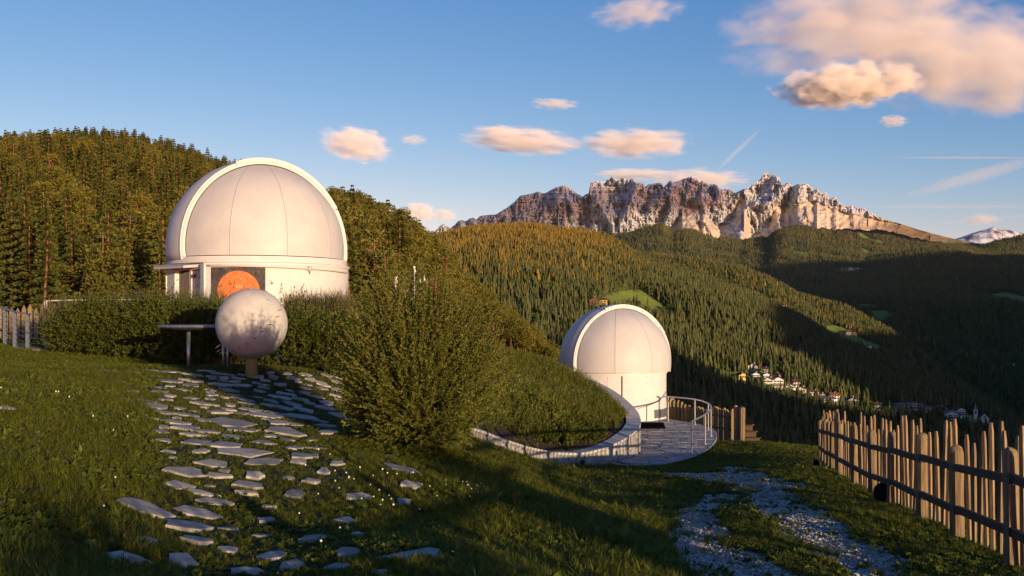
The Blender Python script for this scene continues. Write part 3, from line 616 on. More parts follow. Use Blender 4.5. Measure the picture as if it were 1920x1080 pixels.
# leaf sizes of the leafy far tree are absolute: rebuild small
rg = np.random.default_rng(98); d = rdir(170, rg)*rg.random((170, 1))**.3; pos = d*np.array([.32, .32, .38])+np.array([0, 0, .52]); vv_, ff_, tt_ = leaves(pos, d+.4*rdir(170, rg), rdir(170, rg), np.full(170, .16), np.full(170, .13), rg.random(170))
FARD = [source('fard', mesh_np('far_leafy', vv_, ff_, M_decid, False, {'tone': tt_}))]
def forest(hname, n, hmin, hmax, label, gold=0.0, leafy=.03, vmin=-.12, keepf=None):
    p, px, py = sample(hname, n, vmin)
    if keepf is not None: k = keepf(px, py, p); p, px, py = p[k], px[k], py[k]
    m = len(p); dens = fbm(p[:, 0]/60, p[:, 1]/60, 3); s = (hmin+(hmax-hmin)*RNG.random(m)**1.4)*(.65+.8*dens)
    u = RNG.random(m); pg = gold(px, py) if callable(gold) else gold
    var = np.where(u < pg, 4+RNG.integers(0, 2, m), np.where(RNG.random(m) < leafy*3.5*(dens > .48), 6, RNG.integers(0, 4, m)))
    w = .75+.75*RNG.random(m)**1.5; sc3 = np.stack([s*w, s*w, s], -1); sc3[var == 6] *= np.array([.75, .75, .6])
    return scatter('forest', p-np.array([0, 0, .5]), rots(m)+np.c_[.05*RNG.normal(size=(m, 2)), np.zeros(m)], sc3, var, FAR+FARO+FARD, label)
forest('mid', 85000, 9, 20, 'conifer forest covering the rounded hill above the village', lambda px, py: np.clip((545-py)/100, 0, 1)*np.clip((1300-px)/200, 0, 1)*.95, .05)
forest('second', 24000, 11, 22, 'conifer forest on the lower spur', .18, .06)
forest('rightnear', 42000, 14, 27, 'shaded conifer forest on the slope across the valley', .05, .05)
forest('rightfar', 22000, 24, 36, 'conifer forest on the bluish ridge', .05, 0)
forest('edgefar', 8000, 28, 40, 'conifer forest on the far right ridge', .03, 0)
forest('flank', 52000, 17, 30, 'conifer forest below the massif', .12, 0, -.02, lambda px, py, p: ((py > interp(FOOT, 1, px)+jit(px)+1+9*fbm(px/14, py/9, 3)-5) & ~((px > 1560) & (py < 428+20*fbm(px/30, py/10, 3)))))
# ------------------------------------------------------------------ observatories
def arc_wall(m, c, R0, R1, z0, z1, a0, a1, n=40):
    """curved slab; angles in degrees from the direction towards -Y, positive to +X"""
    A = np.radians(np.linspace(a0, a1, n+1)); b = len(m.v)
    for a in A:
        for R, z in ((R0, z0), (R1, z0), (R1, z1), (R0, z1)): m.v.append((c[0]+R*math.sin(a), c[1]-R*math.cos(a), z))
    for i in range(n):
        for k in range(4): m.f.append((b+4*i+k, b+4*i+(k+1) % 4, b+4*i+4+(k+1) % 4, b+4*i+4+k))
    m.f.append((b+3, b+2, b+1, b)); e = b+4*n; m.f.append((e, e+1, e+2, e+3)); return m
def dome(root, R, zc, zb, ngore, az0, th, w):
    st = 360/ngore; e0 = math.asin((zb-zc)/R)
    for k in range(ngore):
        a0 = az0+k*st+.0; gap = .006/R; m = MB(); nA, nE = 8, 22
        for i in range(nE+1):
            e = e0+(math.radians(89)-e0)*i/nE
            for j in range(nA+1):
                g_ = gap/max(math.cos(e), .05); a = math.radians(a0)+g_+(math.radians(st)-2*g_)*j/nA
                m.v.append((R*math.cos(e)*math.sin(a), -R*math.cos(e)*math.cos(a), zc+R*math.sin(e)))
        for i in range(nE):
            for j in range(nA): q = i*(nA+1)+j; m.f.append((q, q+1, q+nA+2, q+nA+1))
        m.build('dome_panel', M_dome, root, smooth=True)
    m = MB(); m.lathe([(.985*R*math.cos(e0+(PI/2-e0)*i/16), zc+.985*R*math.sin(e0+(PI/2-e0)*i/16)) for i in range(17)], 48); m.build('seam_liner', M_seam, root, smooth=True)
    n_ = Vector((math.sin(th), -math.cos(th), 0)); t_ = Vector((math.cos(th), math.sin(th), 0)); zz = Vector((0, 0, 1)); c = Vector((0, 0, zc))
    def pt(rad, off, be): return c+n_*off+(t_*math.cos(be)+zz*math.sin(be))*rad
    # shutter shell behind the frame plane
    m = MB(); nb, na = 48, 16; be0, be1 = -math.radians(9), PI+math.radians(9)
    for i in range(na+1):
        off = R*(w+.02-(w+.02+.42)*i/na)
        for j in range(nb+1):
            be = be0+(be1-be0)*j/nb; m.v.append(tuple(pt(math.sqrt((1.028*R)**2-off**2), off, be)))
    for i in range(na):
        for j in range(nb): q = i*(nb+1)+j; m.f.append((q, q+1, q+nb+2, q+nb+1))
    o = m.build('shutter', M_dome, root, smooth=True); sd = o.modifiers.new('thick', 'SOLIDIFY'); sd.thickness = .02*R; sd.offset = -1
    def ring(name, r0, r1, o0, o1, b0, b1, mat):
        m = MB(); n = 60
        for j in range(n+1):
            be = b0+(b1-b0)*j/n
            for r, o_ in ((r0, o0), (r1, o0), (r1, o1), (r0, o1)): m.v.append(tuple(pt(r*R, o_*R, be)))
        for j in range(n):
            for k in range(4): m.f.append((4*j+k, 4*j+4+k, 4*j+4+(k+1) % 4, 4*j+(k+1) % 4))
        m.f.append((0, 1, 2, 3)); m.f.append((4*n+3, 4*n+2, 4*n+1, 4*n)); return m.build(name, mat, root, auto=True)
    pl = math.sqrt(1-w*w)
    ring('frame_gasket', pl-.012, pl+.008, w-.02, w+.012, be0+.05, be1-.05, M_seam)
    ring('shutter_rail', pl+.010, pl+.042, w-.02, w+.022, be0, be1, M_frame)
    ring('shutter_rail', pl+.046, pl+.060, w-.03, w+.006, math.radians(100), be1, M_frame)
    ring('shutter_cover', pl+.036, pl+.082, w-.16, w+.032, math.radians(30), math.radians(112), M_frame)
    ring('shutter_cover', pl+.032, pl+.078, w-.16, w+.028, be0-.02, math.radians(29.4), M_frame)
    return pt
BC = Vector((-11.25, 45)); BR = 3.74; BZ = 2.44
ob = thing('observatory', 'large white dome observatory with a painted orange sun on its wall', 'observatory', (BC.x, BC.y, 0))
ptb = dome(ob, BR, BZ+.12*BR, BZ, 10, -4.0, math.radians(39), .22)
m = MB(); arc_wall(m, (0, 0), 3.62, 3.86, 2.14, 2.40, -180, 180, 72); m.build('base_ring', M_white, ob, auto=True)
m = MB(); arc_wall(m, (0, 0), 3.70, 3.93, -1.6, 2.11, -19.5, 282, 80); m.build('wall', M_white, ob, auto=True)
m = MB(); arc_wall(m, (0, 0), 3.9, 3.99, 2.03, 2.12, -19, 120, 50); m.build('eaves_trim', M_frame, ob, auto=True)
loc = lambda v: Vector((v[0]-BC.x, v[1]-BC.y, v[2] if len(v) > 2 else 0))
A_ = Vector((-11.25-3.93*math.sin(math.radians(19.5)), 45-3.93*math.cos(math.radians(19.5)), 0)); B_ = Vector(((313-960)/FPX*44.2, 44.2, 0)); d_ = (B_-A_).normalized(); nin = Vector((-d_.y, d_.x, 0)); nin = nin if nin.y > 0 else -nin; LAB_ = (B_-A_).length
def seg(name, s0, s1, z0, z1, inset, th_, mat):
    a = A_+d_*(s0*LAB_)+nin*(inset+th_/2); b = A_+d_*(s1*LAB_)+nin*(inset+th_/2); m = MB()
    m.bar(loc(a)+Vector((0, 0, (z0+z1)/2)), loc(b)+Vector((0, 0, (z0+z1)/2)), th_, z1-z0); return m.build(name, mat, ob)
seg('corner_pillar', -.02, .07, -1.6, 2.08, -.03, .3, M_white)
seg('door_panel', .07, .40, -1.6, 1.86, .22, .08, M_white); seg('mullion', .40, .45, -1.6, 1.9, .12, .1, M_frame)
seg('glass_door', .45, .78, -1.6, 1.80, .2, .05, M_glass); seg('side_wall', .78, 1.03, -1.6, 2.08, 0.0, .25, M_white); seg('lintel', .071, .779, 1.88, 2.09, .06, .22, M_white)
a = loc(A_+d_*.34*LAB_+nin*.2)+Vector((0, 0, 1.62)); m = MB(); m.tube([a, a-nin*.12], .07, 12); m.build('wall_lamp', M_black, ob)
cp = [P(466, 487, 41.35), P(288, 499, 42.2), P(300, 499, 44.6), P(440, 488, 43.2)]
m = MB(); lo = [loc(q)-Vector((0, 0, .05)) for q in cp]; hi = [loc(q)+Vector((0, 0, .03)) for q in cp]
m.add(lo+hi, [(3, 2, 1, 0), (4, 5, 6, 7), (0, 1, 5, 4), (1, 2, 6, 5), (2, 3, 7, 6), (3, 0, 4, 7)]); m.build('canopy', M_grey_steel, ob)
m = MB(); m.bar(loc(P(345, 499, 42.0)), loc(P(437, 493, 41.5)), .10, .16); m.build('awning_box', M_frame, ob)
m = MB(); m.bar(loc(P(289, 503, 42.15)), loc(P(344, 500, 41.95)), .05, .10); m.build('canopy_rail', M_steel, ob)
m = MB(); R_ = 4.02; m.tube([(R_*math.sin(math.radians(a)), -R_*math.cos(math.radians(a)), 2.02-.0016*(a+30)) for a in range(-16, 86, 3)], .03, 6); m.build('gutter_pipe', M_conc, ob, smooth=True)
a = math.radians(45); m = MB(); m.box((4.03*math.sin(a), -4.03*math.cos(a), 1.93), (.12, .12, .2)); m.tube([(4.06*math.sin(a), -4.06*math.cos(a), 1.84), (4.06*math.sin(a), -4.06*math.cos(a), 1.72)], .03, 6); m.build('bracket', M_conc, ob)
def patch(name, a0, a1, z0, z1, R, mat, shape=None, n=28):
    m = MB()
    if shape is None:
        arc_wall(m, (0, 0), R-.02, R, z0, z1, a0, a1, n)
    else:
        ac, zc_, ra, rz_ = shape; k = 40; pts = []
        for rr in (0.0, .35, .7, 1.0):
            for i in range(k): t = 2*PI*i/k; pts.append((ac+ra*rr*math.cos(t), zc_+rz_*rr*math.sin(t)))
        for a, z in pts: m.v.append((R*math.sin(math.radians(a)), -R*math.cos(math.radians(a)), z))
        b = len(m.v)
        for i in range(k): m.v.append(((R-.03)*math.sin(math.radians(pts[3*k+i][0])), -(R-.03)*math.cos(math.radians(pts[3*k+i][0])), pts[3*k+i][1]))
        for r in range(3):
            for i in range(k): m.f.append((r*k+i, r*k+(i+1) % k, (r+1)*k+(i+1) % k, (r+1)*k+i))
        for i in range(k): m.f.append((3*k+i, 3*k+(i+1) % k, b+(i+1) % k, b+i))
    return m.build(name, mat, None)
t = NT('mural_dark'); f = t.noise(5, 5); f2 = t.noise(18, 4); M_mdark = t.done(t.ramp(f, [(.3, (.035, .030, .030)), (.6, (.075, .065, .062)), (.75, (.17, .15, .14))]), .85)
t = NT('mural_orange'); f = t.noise(14, 6, stretch=(1, 1, 2.5)); t.bump(f, .5, .02); M_mor = t.done(t.ramp(f, [(.3, (.42, .10, .03)), (.5, (.56, .155, .05)), (.7, (.66, .25, .09))]), .8)
M_myel = simple('mural_yellow', (.85, .6, .25), (.8, .45, .15), 20)
mu = patch('mural', -14.4, 17.9, -.20, 1.93, 3.95, M_mdark); mu.parent = ob
su = patch('painted_sun', 0, 0, 0, 0, 3.965, M_mor, (2.2, .98, 12.4, .80)); su.parent = mu
for k in range(5):
    a = math.radians(1.3+k*.75); m = MB(); m.bar((3.975*math.sin(a), -3.975*math.cos(a), 1.08), (3.975*math.sin(a+.004), -3.975*math.cos(a+.004), 1.22-.02*(k % 2)), .03, .012); o = m.build('flare', M_myel, mu)

# the small dome
DC = Vector((4.54, 44.2)); DR = 2.38; DZ = -2.43; TZ = -4.45
sm = thing('observatory', 'small white dome observatory on the round stone terrace', 'observatory', (DC.x, DC.y, 0))
pts_ = dome(sm, DR, DZ+.15*DR, DZ, 9, -7.0, math.radians(27), .22)
m = MB(); arc_wall(m, (0, 0), 2.0, 2.17, -4.7, -2.47, -180, 180, 72); m.build('wall', M_white, sm, auto=True)
m = MB(); arc_wall(m, (0, 0), 2.05, 2.205, -2.53, -2.44, -180, 180, 72); m.build('base_ring', M_frame, sm, auto=True)
m = MB(); arc_wall(m, (0, 0), 2.1, 2.2, -4.42, -2.56, 1.2, 37, 16); o = m.build('door', M_white, sm, auto=True)
m = MB(); arc_wall(m, (0, 0), 2.16, 2.206, -4.42, -2.55, 0.2, 1.0, 2); m.build('door_frame', M_seam, sm, auto=True)
m = MB(); arc_wall(m, (0, 0), 2.16, 2.176, -4.42, -2.55, -15.4, -15.0, 2); m.build('wall_seam', M_conc, sm, auto=True)
for z_ in (-2.85, -3.55, -4.2):
    a = math.radians(29); m = MB(); m.tube([(2.19*math.sin(a), -2.19*math.cos(a), z_), (2.225*math.sin(a), -2.225*math.cos(a), z_)], .022, 8); m.build('bolt', M_steel, o)
m = MB(); m.tube([(2.215*math.sin(math.radians(a)), -2.215*math.cos(math.radians(a)), -3.88+.0062*(a-20)+.00012*(a-20)**2) for a in range(18, 74, 4)], .014, 5); m.build('cable', M_grey_steel, sm, smooth=True)
m = MB(); arc_wall(m, (0, 0), 2.17, 2.2, -4.36, -4.0, 41, 80, 12); o = m.build('vent_grille', M_steel, sm, auto=True)
for k in range(7):
    m = MB(); arc_wall(m, (0, 0), 2.19, 2.212, -4.33+k*.048, -4.31+k*.048, 41.5, 79.5, 10); m.build('slat', M_grey_steel, o)
pl = math.sqrt(1-.22**2)
for be in (108, 104, 86, 66, 46, 38):
    q = pts_((pl+.056)*DR, (.22+.032)*DR, math.radians(be)); q2 = pts_((pl+.056)*DR, (.22+.05)*DR, math.radians(be)); m = MB(); m.tube([q, q2], .045, 10); m.build('shutter_roller', M_frame, sm, smooth=False)

# ------------------------------------------------------------------ round terrace, railing, mat
def catmull(pts, n, closed=False):
    pts = [np.array(p, float) for p in pts]; out = []; N = len(pts)
    for i in range(N if closed else N-1):
        p0 = pts[(i-1) % N] if closed or i > 0 else pts[0]*2-pts[1]; p1 = pts[i]; p2 = pts[(i+1) % N]; p3 = pts[(i+2) % N] if closed or i+2 < N else pts[-1]*2-pts[-2]
        for k in range(n):
            t_ = k/n; out.append(.5*((2*p1)+(-p0+p2)*t_+(2*p0-5*p1+4*p2-p3)*t_**2+(-p0+3*p1-3*p2+p3)*t_**3))
    if not closed: out.append(pts[-1])
    return np.array(out)
TO = catmull([(2.7, 31.6), (3.1, 30.3), (3.9, 30.0), (4.75, 30.5), (5.95, 32.3), (6.85, 34.6), (7.5, 37.1), (7.82, 39.2), (7.6, 41.2), (6.9, 42.8), (5.6, 44.6), (3.4, 45), (1.8, 43.5), (1.6, 38), (1.6, 34)], 6, True)
M_paver = simple('paving_stone', (.36, .33, .31), (.26, .24, .23), 3, .85, bump=.5, bdist=.01, rnd=.35)
M_joint = simple('paving_joint', (.10, .09, .08), (.07, .06, .055), 20, .95)
m = MB(); m.prism([tuple(p) for p in TO], -5.6, TZ-.035); terr = m.build('terrace', M_joint); tag(terr, 'round stone terrace in front of the small dome', kind='structure')
def clip_poly(poly, c):
    out = list(poly); n = len(c)
    for i in range(n):
        a, b = c[i], c[(i+1) % n]; inp = out; out = []
        if not inp: return []
        side = lambda p: (b[0]-a[0])*(p[1]-a[1])-(b[1]-a[1])*(p[0]-a[0])
        for j in range(len(inp)):
            p, q = inp[j], inp[(j+1) % len(inp)]; sp, sq = side(p), side(q)
            if sp >= 0: out.append(p)
            if sp*sq < 0: t_ = sp/(sp-sq); out.append((p[0]+(q[0]-p[0])*t_, p[1]+(q[1]-p[1])*t_))
    return out
hull = [tuple(p) for p in TO]
if sum((hull[i][0]*hull[(i+1) % len(hull)][1]-hull[(i+1) % len(hull)][0]*hull[i][1]) for i in range(len(hull))) < 0: hull = hull[::-1]
inner = [(4.7+(x-4.7)*.985, 37.3+(y-37.3)*.99) for x, y in hull]
y_ = 29.8; rws = 0; cnt = 0
while y_ < 45:
    hrow = random.uniform(.38, .55); x_ = 1.4+random.random()*.5
    while x_ < 8:
        wd = random.uniform(.45, 1.0); g_ = .012; j = lambda: random.uniform(-.035, .035)
        poly = [(x_+g_, y_+g_+j()), (x_+wd*.5, y_+g_+j()), (x_+wd-g_, y_+g_+j()), (x_+wd-g_+j(), y_+hrow-g_+j()), (x_+wd*.45, y_+hrow-g_+j()), (x_+g_+j(), y_+hrow-g_)]
        cx_ = x_+wd/2; cy_ = y_+hrow/2
        if (cx_-DC.x)**2+(cy_-DC.y)**2 > 1.9**2 and cy_ < 43.6 and not (cx_ < 2.6 and cy_ > 33) and cnt < 298:
            q = clip_poly(poly, inner)
            if len(q) >= 3:
                top_ = TZ-.008+random.uniform(0, .012); m = MB(); m.prism(q, TZ-.06, top_, .01); m.build('paving_stone', M_paver, terr); cnt += 1
        x_ += wd
    y_ += hrow
m = MB(); n = len(hull)
for i in range(n):
    a, b = hull[i], hull[(i+1) % n]
    if a[0] > 2.5 and b[0] > 2.5 and a[1] < 43.5: m.add([(a[0], a[1], -5.2), (b[0], b[1], -5.2), (b[0], b[1], TZ), (a[0], a[1], TZ), (4.7+(a[0]-4.7)*.985, 37.3+(a[1]-37.3)*.99, TZ), (4.7+(b[0]-4.7)*.985, 37.3+(b[1]-37.3)*.99, TZ)], [(0, 1, 2, 3), (3, 2, 5, 4)])
m.build('edge_stone', M_conc, terr)
rail = thing('railing', 'curved stainless steel railing around the round terrace', 'railing', (7.0, 38, TZ))
RP = [(6.52, 42.3), (7.40, 41.0), (7.57, 39.1), (7.28, 37.1), (6.63, 34.8), (5.76, 32.5)]
rc = catmull([(6.3, 42.35)]+RP[:1]+RP[1:], 8); o_ = Vector((7.0, 38, TZ))
m = MB(); m.tube([Vector((p[0], p[1], TZ+1.02))-o_ for p in rc], .032, 8); m.build('handrail', M_steel, rail, smooth=True)
for p in RP:
    m = MB(); m.tube([Vector((*p, TZ-.02))-o_, Vector((*p, TZ+1.0))-o_], .027, 8); m.tube([Vector((*p, TZ-.01))-o_, Vector((*p, TZ+.015))-o_], .06, 8); m.build('post', M_steel, rail, smooth=False)
m = MB(); q = [(4.95, 41.6), (6.2, 41.5), (6.0, 39.6), (5.0, 39.3)]; m.prism(q, TZ+.012, TZ+.04); tag(m.build('floor_mat', M_mat), 'black rubber mat lying on the terrace before the small dome', 'floor mat')

# ------------------------------------------------------------------ planted mound and its curved stone retaining wall
WPX = [(880, 800, 22.5), (905, 808, 23.5), (930, 818, 25), (965, 830, 26.5), (1000, 840, 28), (1050, 848, 29.2), (1100, 847, 30), (1150, 832, 30.8), (1180, 815, 31.6), (1196, 800, 32.6), (1199, 786, 33.8), (1189, 766, 35.2), (1160, 740, 37.5), (1130, 722, 39.5), (1092, 704, 41), (1060, 691, 42.5)]
WC = catmull([tuple(P(*w)) for w in WPX], 8); nW = len(WC)
tg = np.gradient(WC, axis=0); tg /= np.hypot(tg[:, 0], tg[:, 1])[:, None]; OUT = np.stack([tg[:, 1], -tg[:, 0]], -1)
arc = np.r_[0, np.cumsum(np.hypot(*np.diff(WC[:, :2], axis=0).T))]
zbot = np.minimum(ground(WC[:, 0], WC[:, 1])-.25, WC[:, 2]-.3); zbot = np.where(WC[:, 0] > 2.3, -4.6, zbot)
M_wstone = simple('wall_stone', (.46, .41, .36), (.30, .27, .25), 4, .85, bump=.5, bdist=.015, rnd=.4)
M_mortar = simple('mortar', (.30, .28, .25), (.22, .20, .18), 14, .95, bump=.3)
rw = thing('retaining_wall', 'curved stone retaining wall round the tip of the planted mound', 'wall')
m = MB(); Tk = .42
for i in range(nW):
    x, y, z = WC[i]; ox, oy = OUT[i]
    for d, zz in ((0, zbot[i]), (0, z-.07), (-Tk, z-.07), (-Tk, zbot[i])): m.v.append((x+ox*d, y+oy*d, zz))
for i in range(nW-1):
    for k in range(4): m.f.append((4*i+k, 4*i+4+k, 4*i+4+(k+1) % 4, 4*i+(k+1) % 4))
m.build('wall_core', M_mortar, rw)
def wat(s): return np.array([np.interp(s, arc, WC[:, k]) for k in range(3)]), np.array([np.interp(s, arc, OUT[:, k]) for k in range(2)]), np.interp(s, arc, zbot)
s_ = 0
while s_ < arc[-1]-.2:
    L = random.uniform(.6, 1.0); m = MB(); k = 4; e = min(s_+L-.012, arc[-1])
    for i in range(k+1):
        (x, y, z), (ox, oy), _ = wat(s_+(e-s_)*i/k)
        for d, zz in ((.04, z-.068), (.04, z), (-Tk-.02, z+.005), (-Tk-.02, z-.06)): m.v.append((x+ox*d, y+oy*d, zz))
    for i in range(k):
        for q in range(4): m.f.append((4*i+q, 4*i+4+q, 4*i+4+(q+1) % 4, 4*i+(q+1) % 4))
    m.f += [(0, 1, 2, 3), (4*k+3, 4*k+2, 4*k+1, 4*k)]; m.build('capstone', M_conc, rw); s_ += L
sv = arc[np.argmax(WC[:, 1] > 35.5)]; s_ = 1.0; cnt = 0
cols_ = []
while s_ < sv and cnt < 280:
    L = random.uniform(.28, .6); (x, y, zt), _, zb_ = wat(s_+L/2); z_ = zt-.09; tilt = random.uniform(-.08, .08)
    while z_ > zb_+.08 and cnt < 280:
        h_ = min(random.uniform(.18, .42), z_-zb_); pr = random.uniform(.012, .035); g_ = .014; sh = random.uniform(-.07, .07)
        pl_ = [(s_+g_+sh*.5, z_-h_+g_), (s_+L*.5, z_-h_+g_+random.uniform(0, .05)), (s_+L-g_+sh*.3, z_-h_+g_+random.uniform(-.0, .04)), (s_+L-g_+sh, z_-g_), (s_+L*.55, z_-g_-random.uniform(0, .04)), (s_+g_+sh, z_-g_-random.uniform(0, .03))]
        m = MB()
        for off in (-.02, pr):
            for a, b in pl_:
                (x, y, _z), (ox, oy), _b = wat(min(max(a, 0), arc[-1])); m.v.append((x+ox*off, y+oy*off, b))
        m.f += [tuple(range(6, 12))]+[(i, (i+1) % 6, 6+(i+1) % 6, 6+i) for i in range(6)]
        m.build('stone', M_wstone, rw); cnt += 1; z_ -= h_
    s_ += L
(x, y, z), (ox, oy), _ = wat(sv*.55); m = MB(); m.tube([(x+ox*.0, y+oy*.0, z-.28), (x+ox*.09, y+oy*.09, z-.28)], .07, 12); m.build('drain_spout', M_black, rw)
# mound surface
inn = WC[:, :2]-OUT*(Tk+.02)
MC = [(inn[i, 0], inn[i, 1], WC[i, 2]-.05) for i in range(0, nW, 5)]+[tuple(P(1000, 742, 35)), tuple(P(1060, 752, 35.5)), tuple(P(940, 668, 42)), tuple(P(990, 680, 42.5)), tuple(P(880, 640, 41)), tuple(P(800, 650, 36)), tuple(P(900, 720, 32)), tuple(P(860, 770, 26)), tuple(P(800, 760, 22)), tuple(P(1020, 800, 31.5)), tuple(P(1130, 775, 34)), tuple(P(720, 660, 30)), (-4.5, 45, -2.6), (1.5, 44.5, -2.9)]
_m = tps(MC, .01)
def mound_z(x, y): return _m(x, y)+.05*(fbm(np.asarray(x)*1.5, np.asarray(y)*1.5, 3)-.5)
mpoly = [tuple(p) for p in inn]+[(1.2, 44.5), (-3, 45), (-6, 42), (-6, 33), (-3.4, 24), (-1.6, 21.5)]
mx, my = np.meshgrid(np.arange(-6, 4.6, .12), np.arange(21, 45.2, .12)); ins = in_poly(mx, my, mpoly); mz = mound_z(mx, my)
gzz = ground(mx, my); ins2 = ins | np.roll(ins, 1, 0) | np.roll(ins, -1, 0) | np.roll(ins, 1, 1) | np.roll(ins, -1, 1)
mz = np.where(ins, np.maximum(mz, gzz-.3), np.minimum(mz-.12, 9))
fc = grid_faces(*mx.shape); vm = ins2.ravel(); fc = fc[vm[fc].all(1)]; used = np.unique(fc); rm = -np.ones(mx.size, int); rm[used] = np.arange(len(used))
tag(obj('mound', mesh_np('mound', np.stack([mx, my, mz], -1).reshape(-1, 3)[used], rm[fc], M_soil, True)), 'planted earth mound held by the curved stone wall', kind='structure')

# ------------------------------------------------------------------ flagstone path
ST = [(690,308,245,45),(335,257,110,14),(290,290,55,16),(405,286,50,16),(455,267,130,14),(395,309,130,16),(450,335,120,30),(325,353,85,16),(345,399,95,45),(555,353,115,18),(735,345,165,22),(515,407,140,34),(690,380,115,36),(660,421,165,32),(475,370,90,14),(555,375,55,18),(625,255,100,24),(530,452,75,42),(750,460,270,42),(370,457,75,14),(385,487,50,12),(580,514,185,34),(455,560,215,42),(620,582,150,32),(800,582,115,36),(855,502,160,44),(1050,478,145,28),(1025,508,85,24),(1120,438,120,30),(850,410,150,16),(960,350,215,44),(885,372,75,28),(855,270,165,22),(1040,280,180,24),(940,310,150,24),(1045,242,110,22),(740,260,100,22),(550,212,160,14),(770,207,90,20),(985,209,110,22),(1030,188,85,18),(1165,323,110,18),(1172,358,100,32),(1160,233,90,24),(1135,298,85,20),(425,628,155,38),(770,630,155,30),(545,670,180,26),(760,668,130,16),(605,712,190,32),(1005,673,110,38),(1155,558,75,28),(1225,515,80,26),(1550,540,180,30),(1595,622,100,36),(1555,714,80,36),(1330,682,145,38),(265,752,230,70),(525,768,270,38),(455,836,260,46),(680,846,90,38),(855,808,85,22),(1268,803,115,48),(845,882,90,20),(1105,900,120,46),(1325,880,55,30),(255,910,105,34),(495,912,165,30),(170,1008,220,60),(440,1005,165,110),(670,955,110,30),(885,985,140,70),(995,1035,120,60),(1280,972,130,40),(1585,965,290,150),(770,1062,170,36),(1225,1042,140,34),(1440,1068,110,24),
(270,84,80,8),(380,100,100,14),(445,87,70,10),(510,98,80,10),(480,116,90,14),(635,116,105,18),(580,140,60,10),(575,154,50,8),(440,140,90,10),(415,234,60,12),(500,250,50,14),(540,295,80,14),(675,240,90,10),(700,165,90,8),(745,188,110,10),(930,180,120,12),(960,162,110,8),(1060,132,60,12),(935,114,60,14),(1125,100,90,10),(1145,135,60,14),(1120,175,80,14),(890,198,90,14),(870,220,70,14),(940,232,120,16),(860,292,50,14),(1010,318,80,12),(1090,398,60,16),(485,182,80,8),(220,250,60,8),(240,200,90,10),(190,152,50,8),(120,100,70,8),(60,45,80,6),(120,35,80,6),(190,50,90,6),(270,40,120,6),(370,48,110,8),(470,60,120,8),(560,45,110,8),(640,60,110,8),(680,68,60,6),(300,70,80,6),(350,30,60,5),(650,180,50,8),(820,178,60,8),(780,240,110,14),(1080,208,60,14),(920,262,130,10),(975,590,60,20),(1090,608,90,16),(1490,478,60,14),(880,738,80,10),(650,553,60,14),(570,630,50,14),(-450,235,70,18),(720,85,70,8),(860,95,60,8),(1000,85,60,8),(850,130,70,9),(980,145,50,8),(250,122,60,8),(330,130,60,8),(150,185,60,8)]
path = thing('flagstone_path', None, None); path['kind'] = 'structure'; path['label'] = 'irregular flagstones set in the grass leading to the globe'
M_flag = simple('flagstone', (.45, .395, .33), (.25, .22, .185), 4.5, .85, bump=.9, bdist=.02, rnd=.45, coord='Object')
STONES = []
_used = [(180+x/2.7, 680+y/2.7, w/2.7, h/2.7) for x, y, w, h in ST]; _r = np.random.default_rng(77)
for _ in range(2600):                                            # smaller stones filling the gaps of the densely laid part
    py_ = 700+150*_r.random()**1.3; px_ = _r.uniform(np.interp(py_, [700, 740, 850], [330, 290, 300]), np.interp(py_, [700, 740, 800, 850], [640, 640, 640, 560])); sc_ = (py_-625)/100
    w_ = _r.uniform(16, 38)*sc_**.6; h_ = max(1.8, w_*_r.uniform(.16, .28)*sc_**.7)
    if all(abs(px_-a) > (w_+c)*.50+1 or abs(py_-b) > (h_+d)*.52+.6 for a, b, c, d in _used): _used.append((px_, py_, w_, h_)); ST.append(((px_-180)*2.7, (py_-680)*2.7, w_*2.7, h_*2.7))
    if len(_used) > 268: break
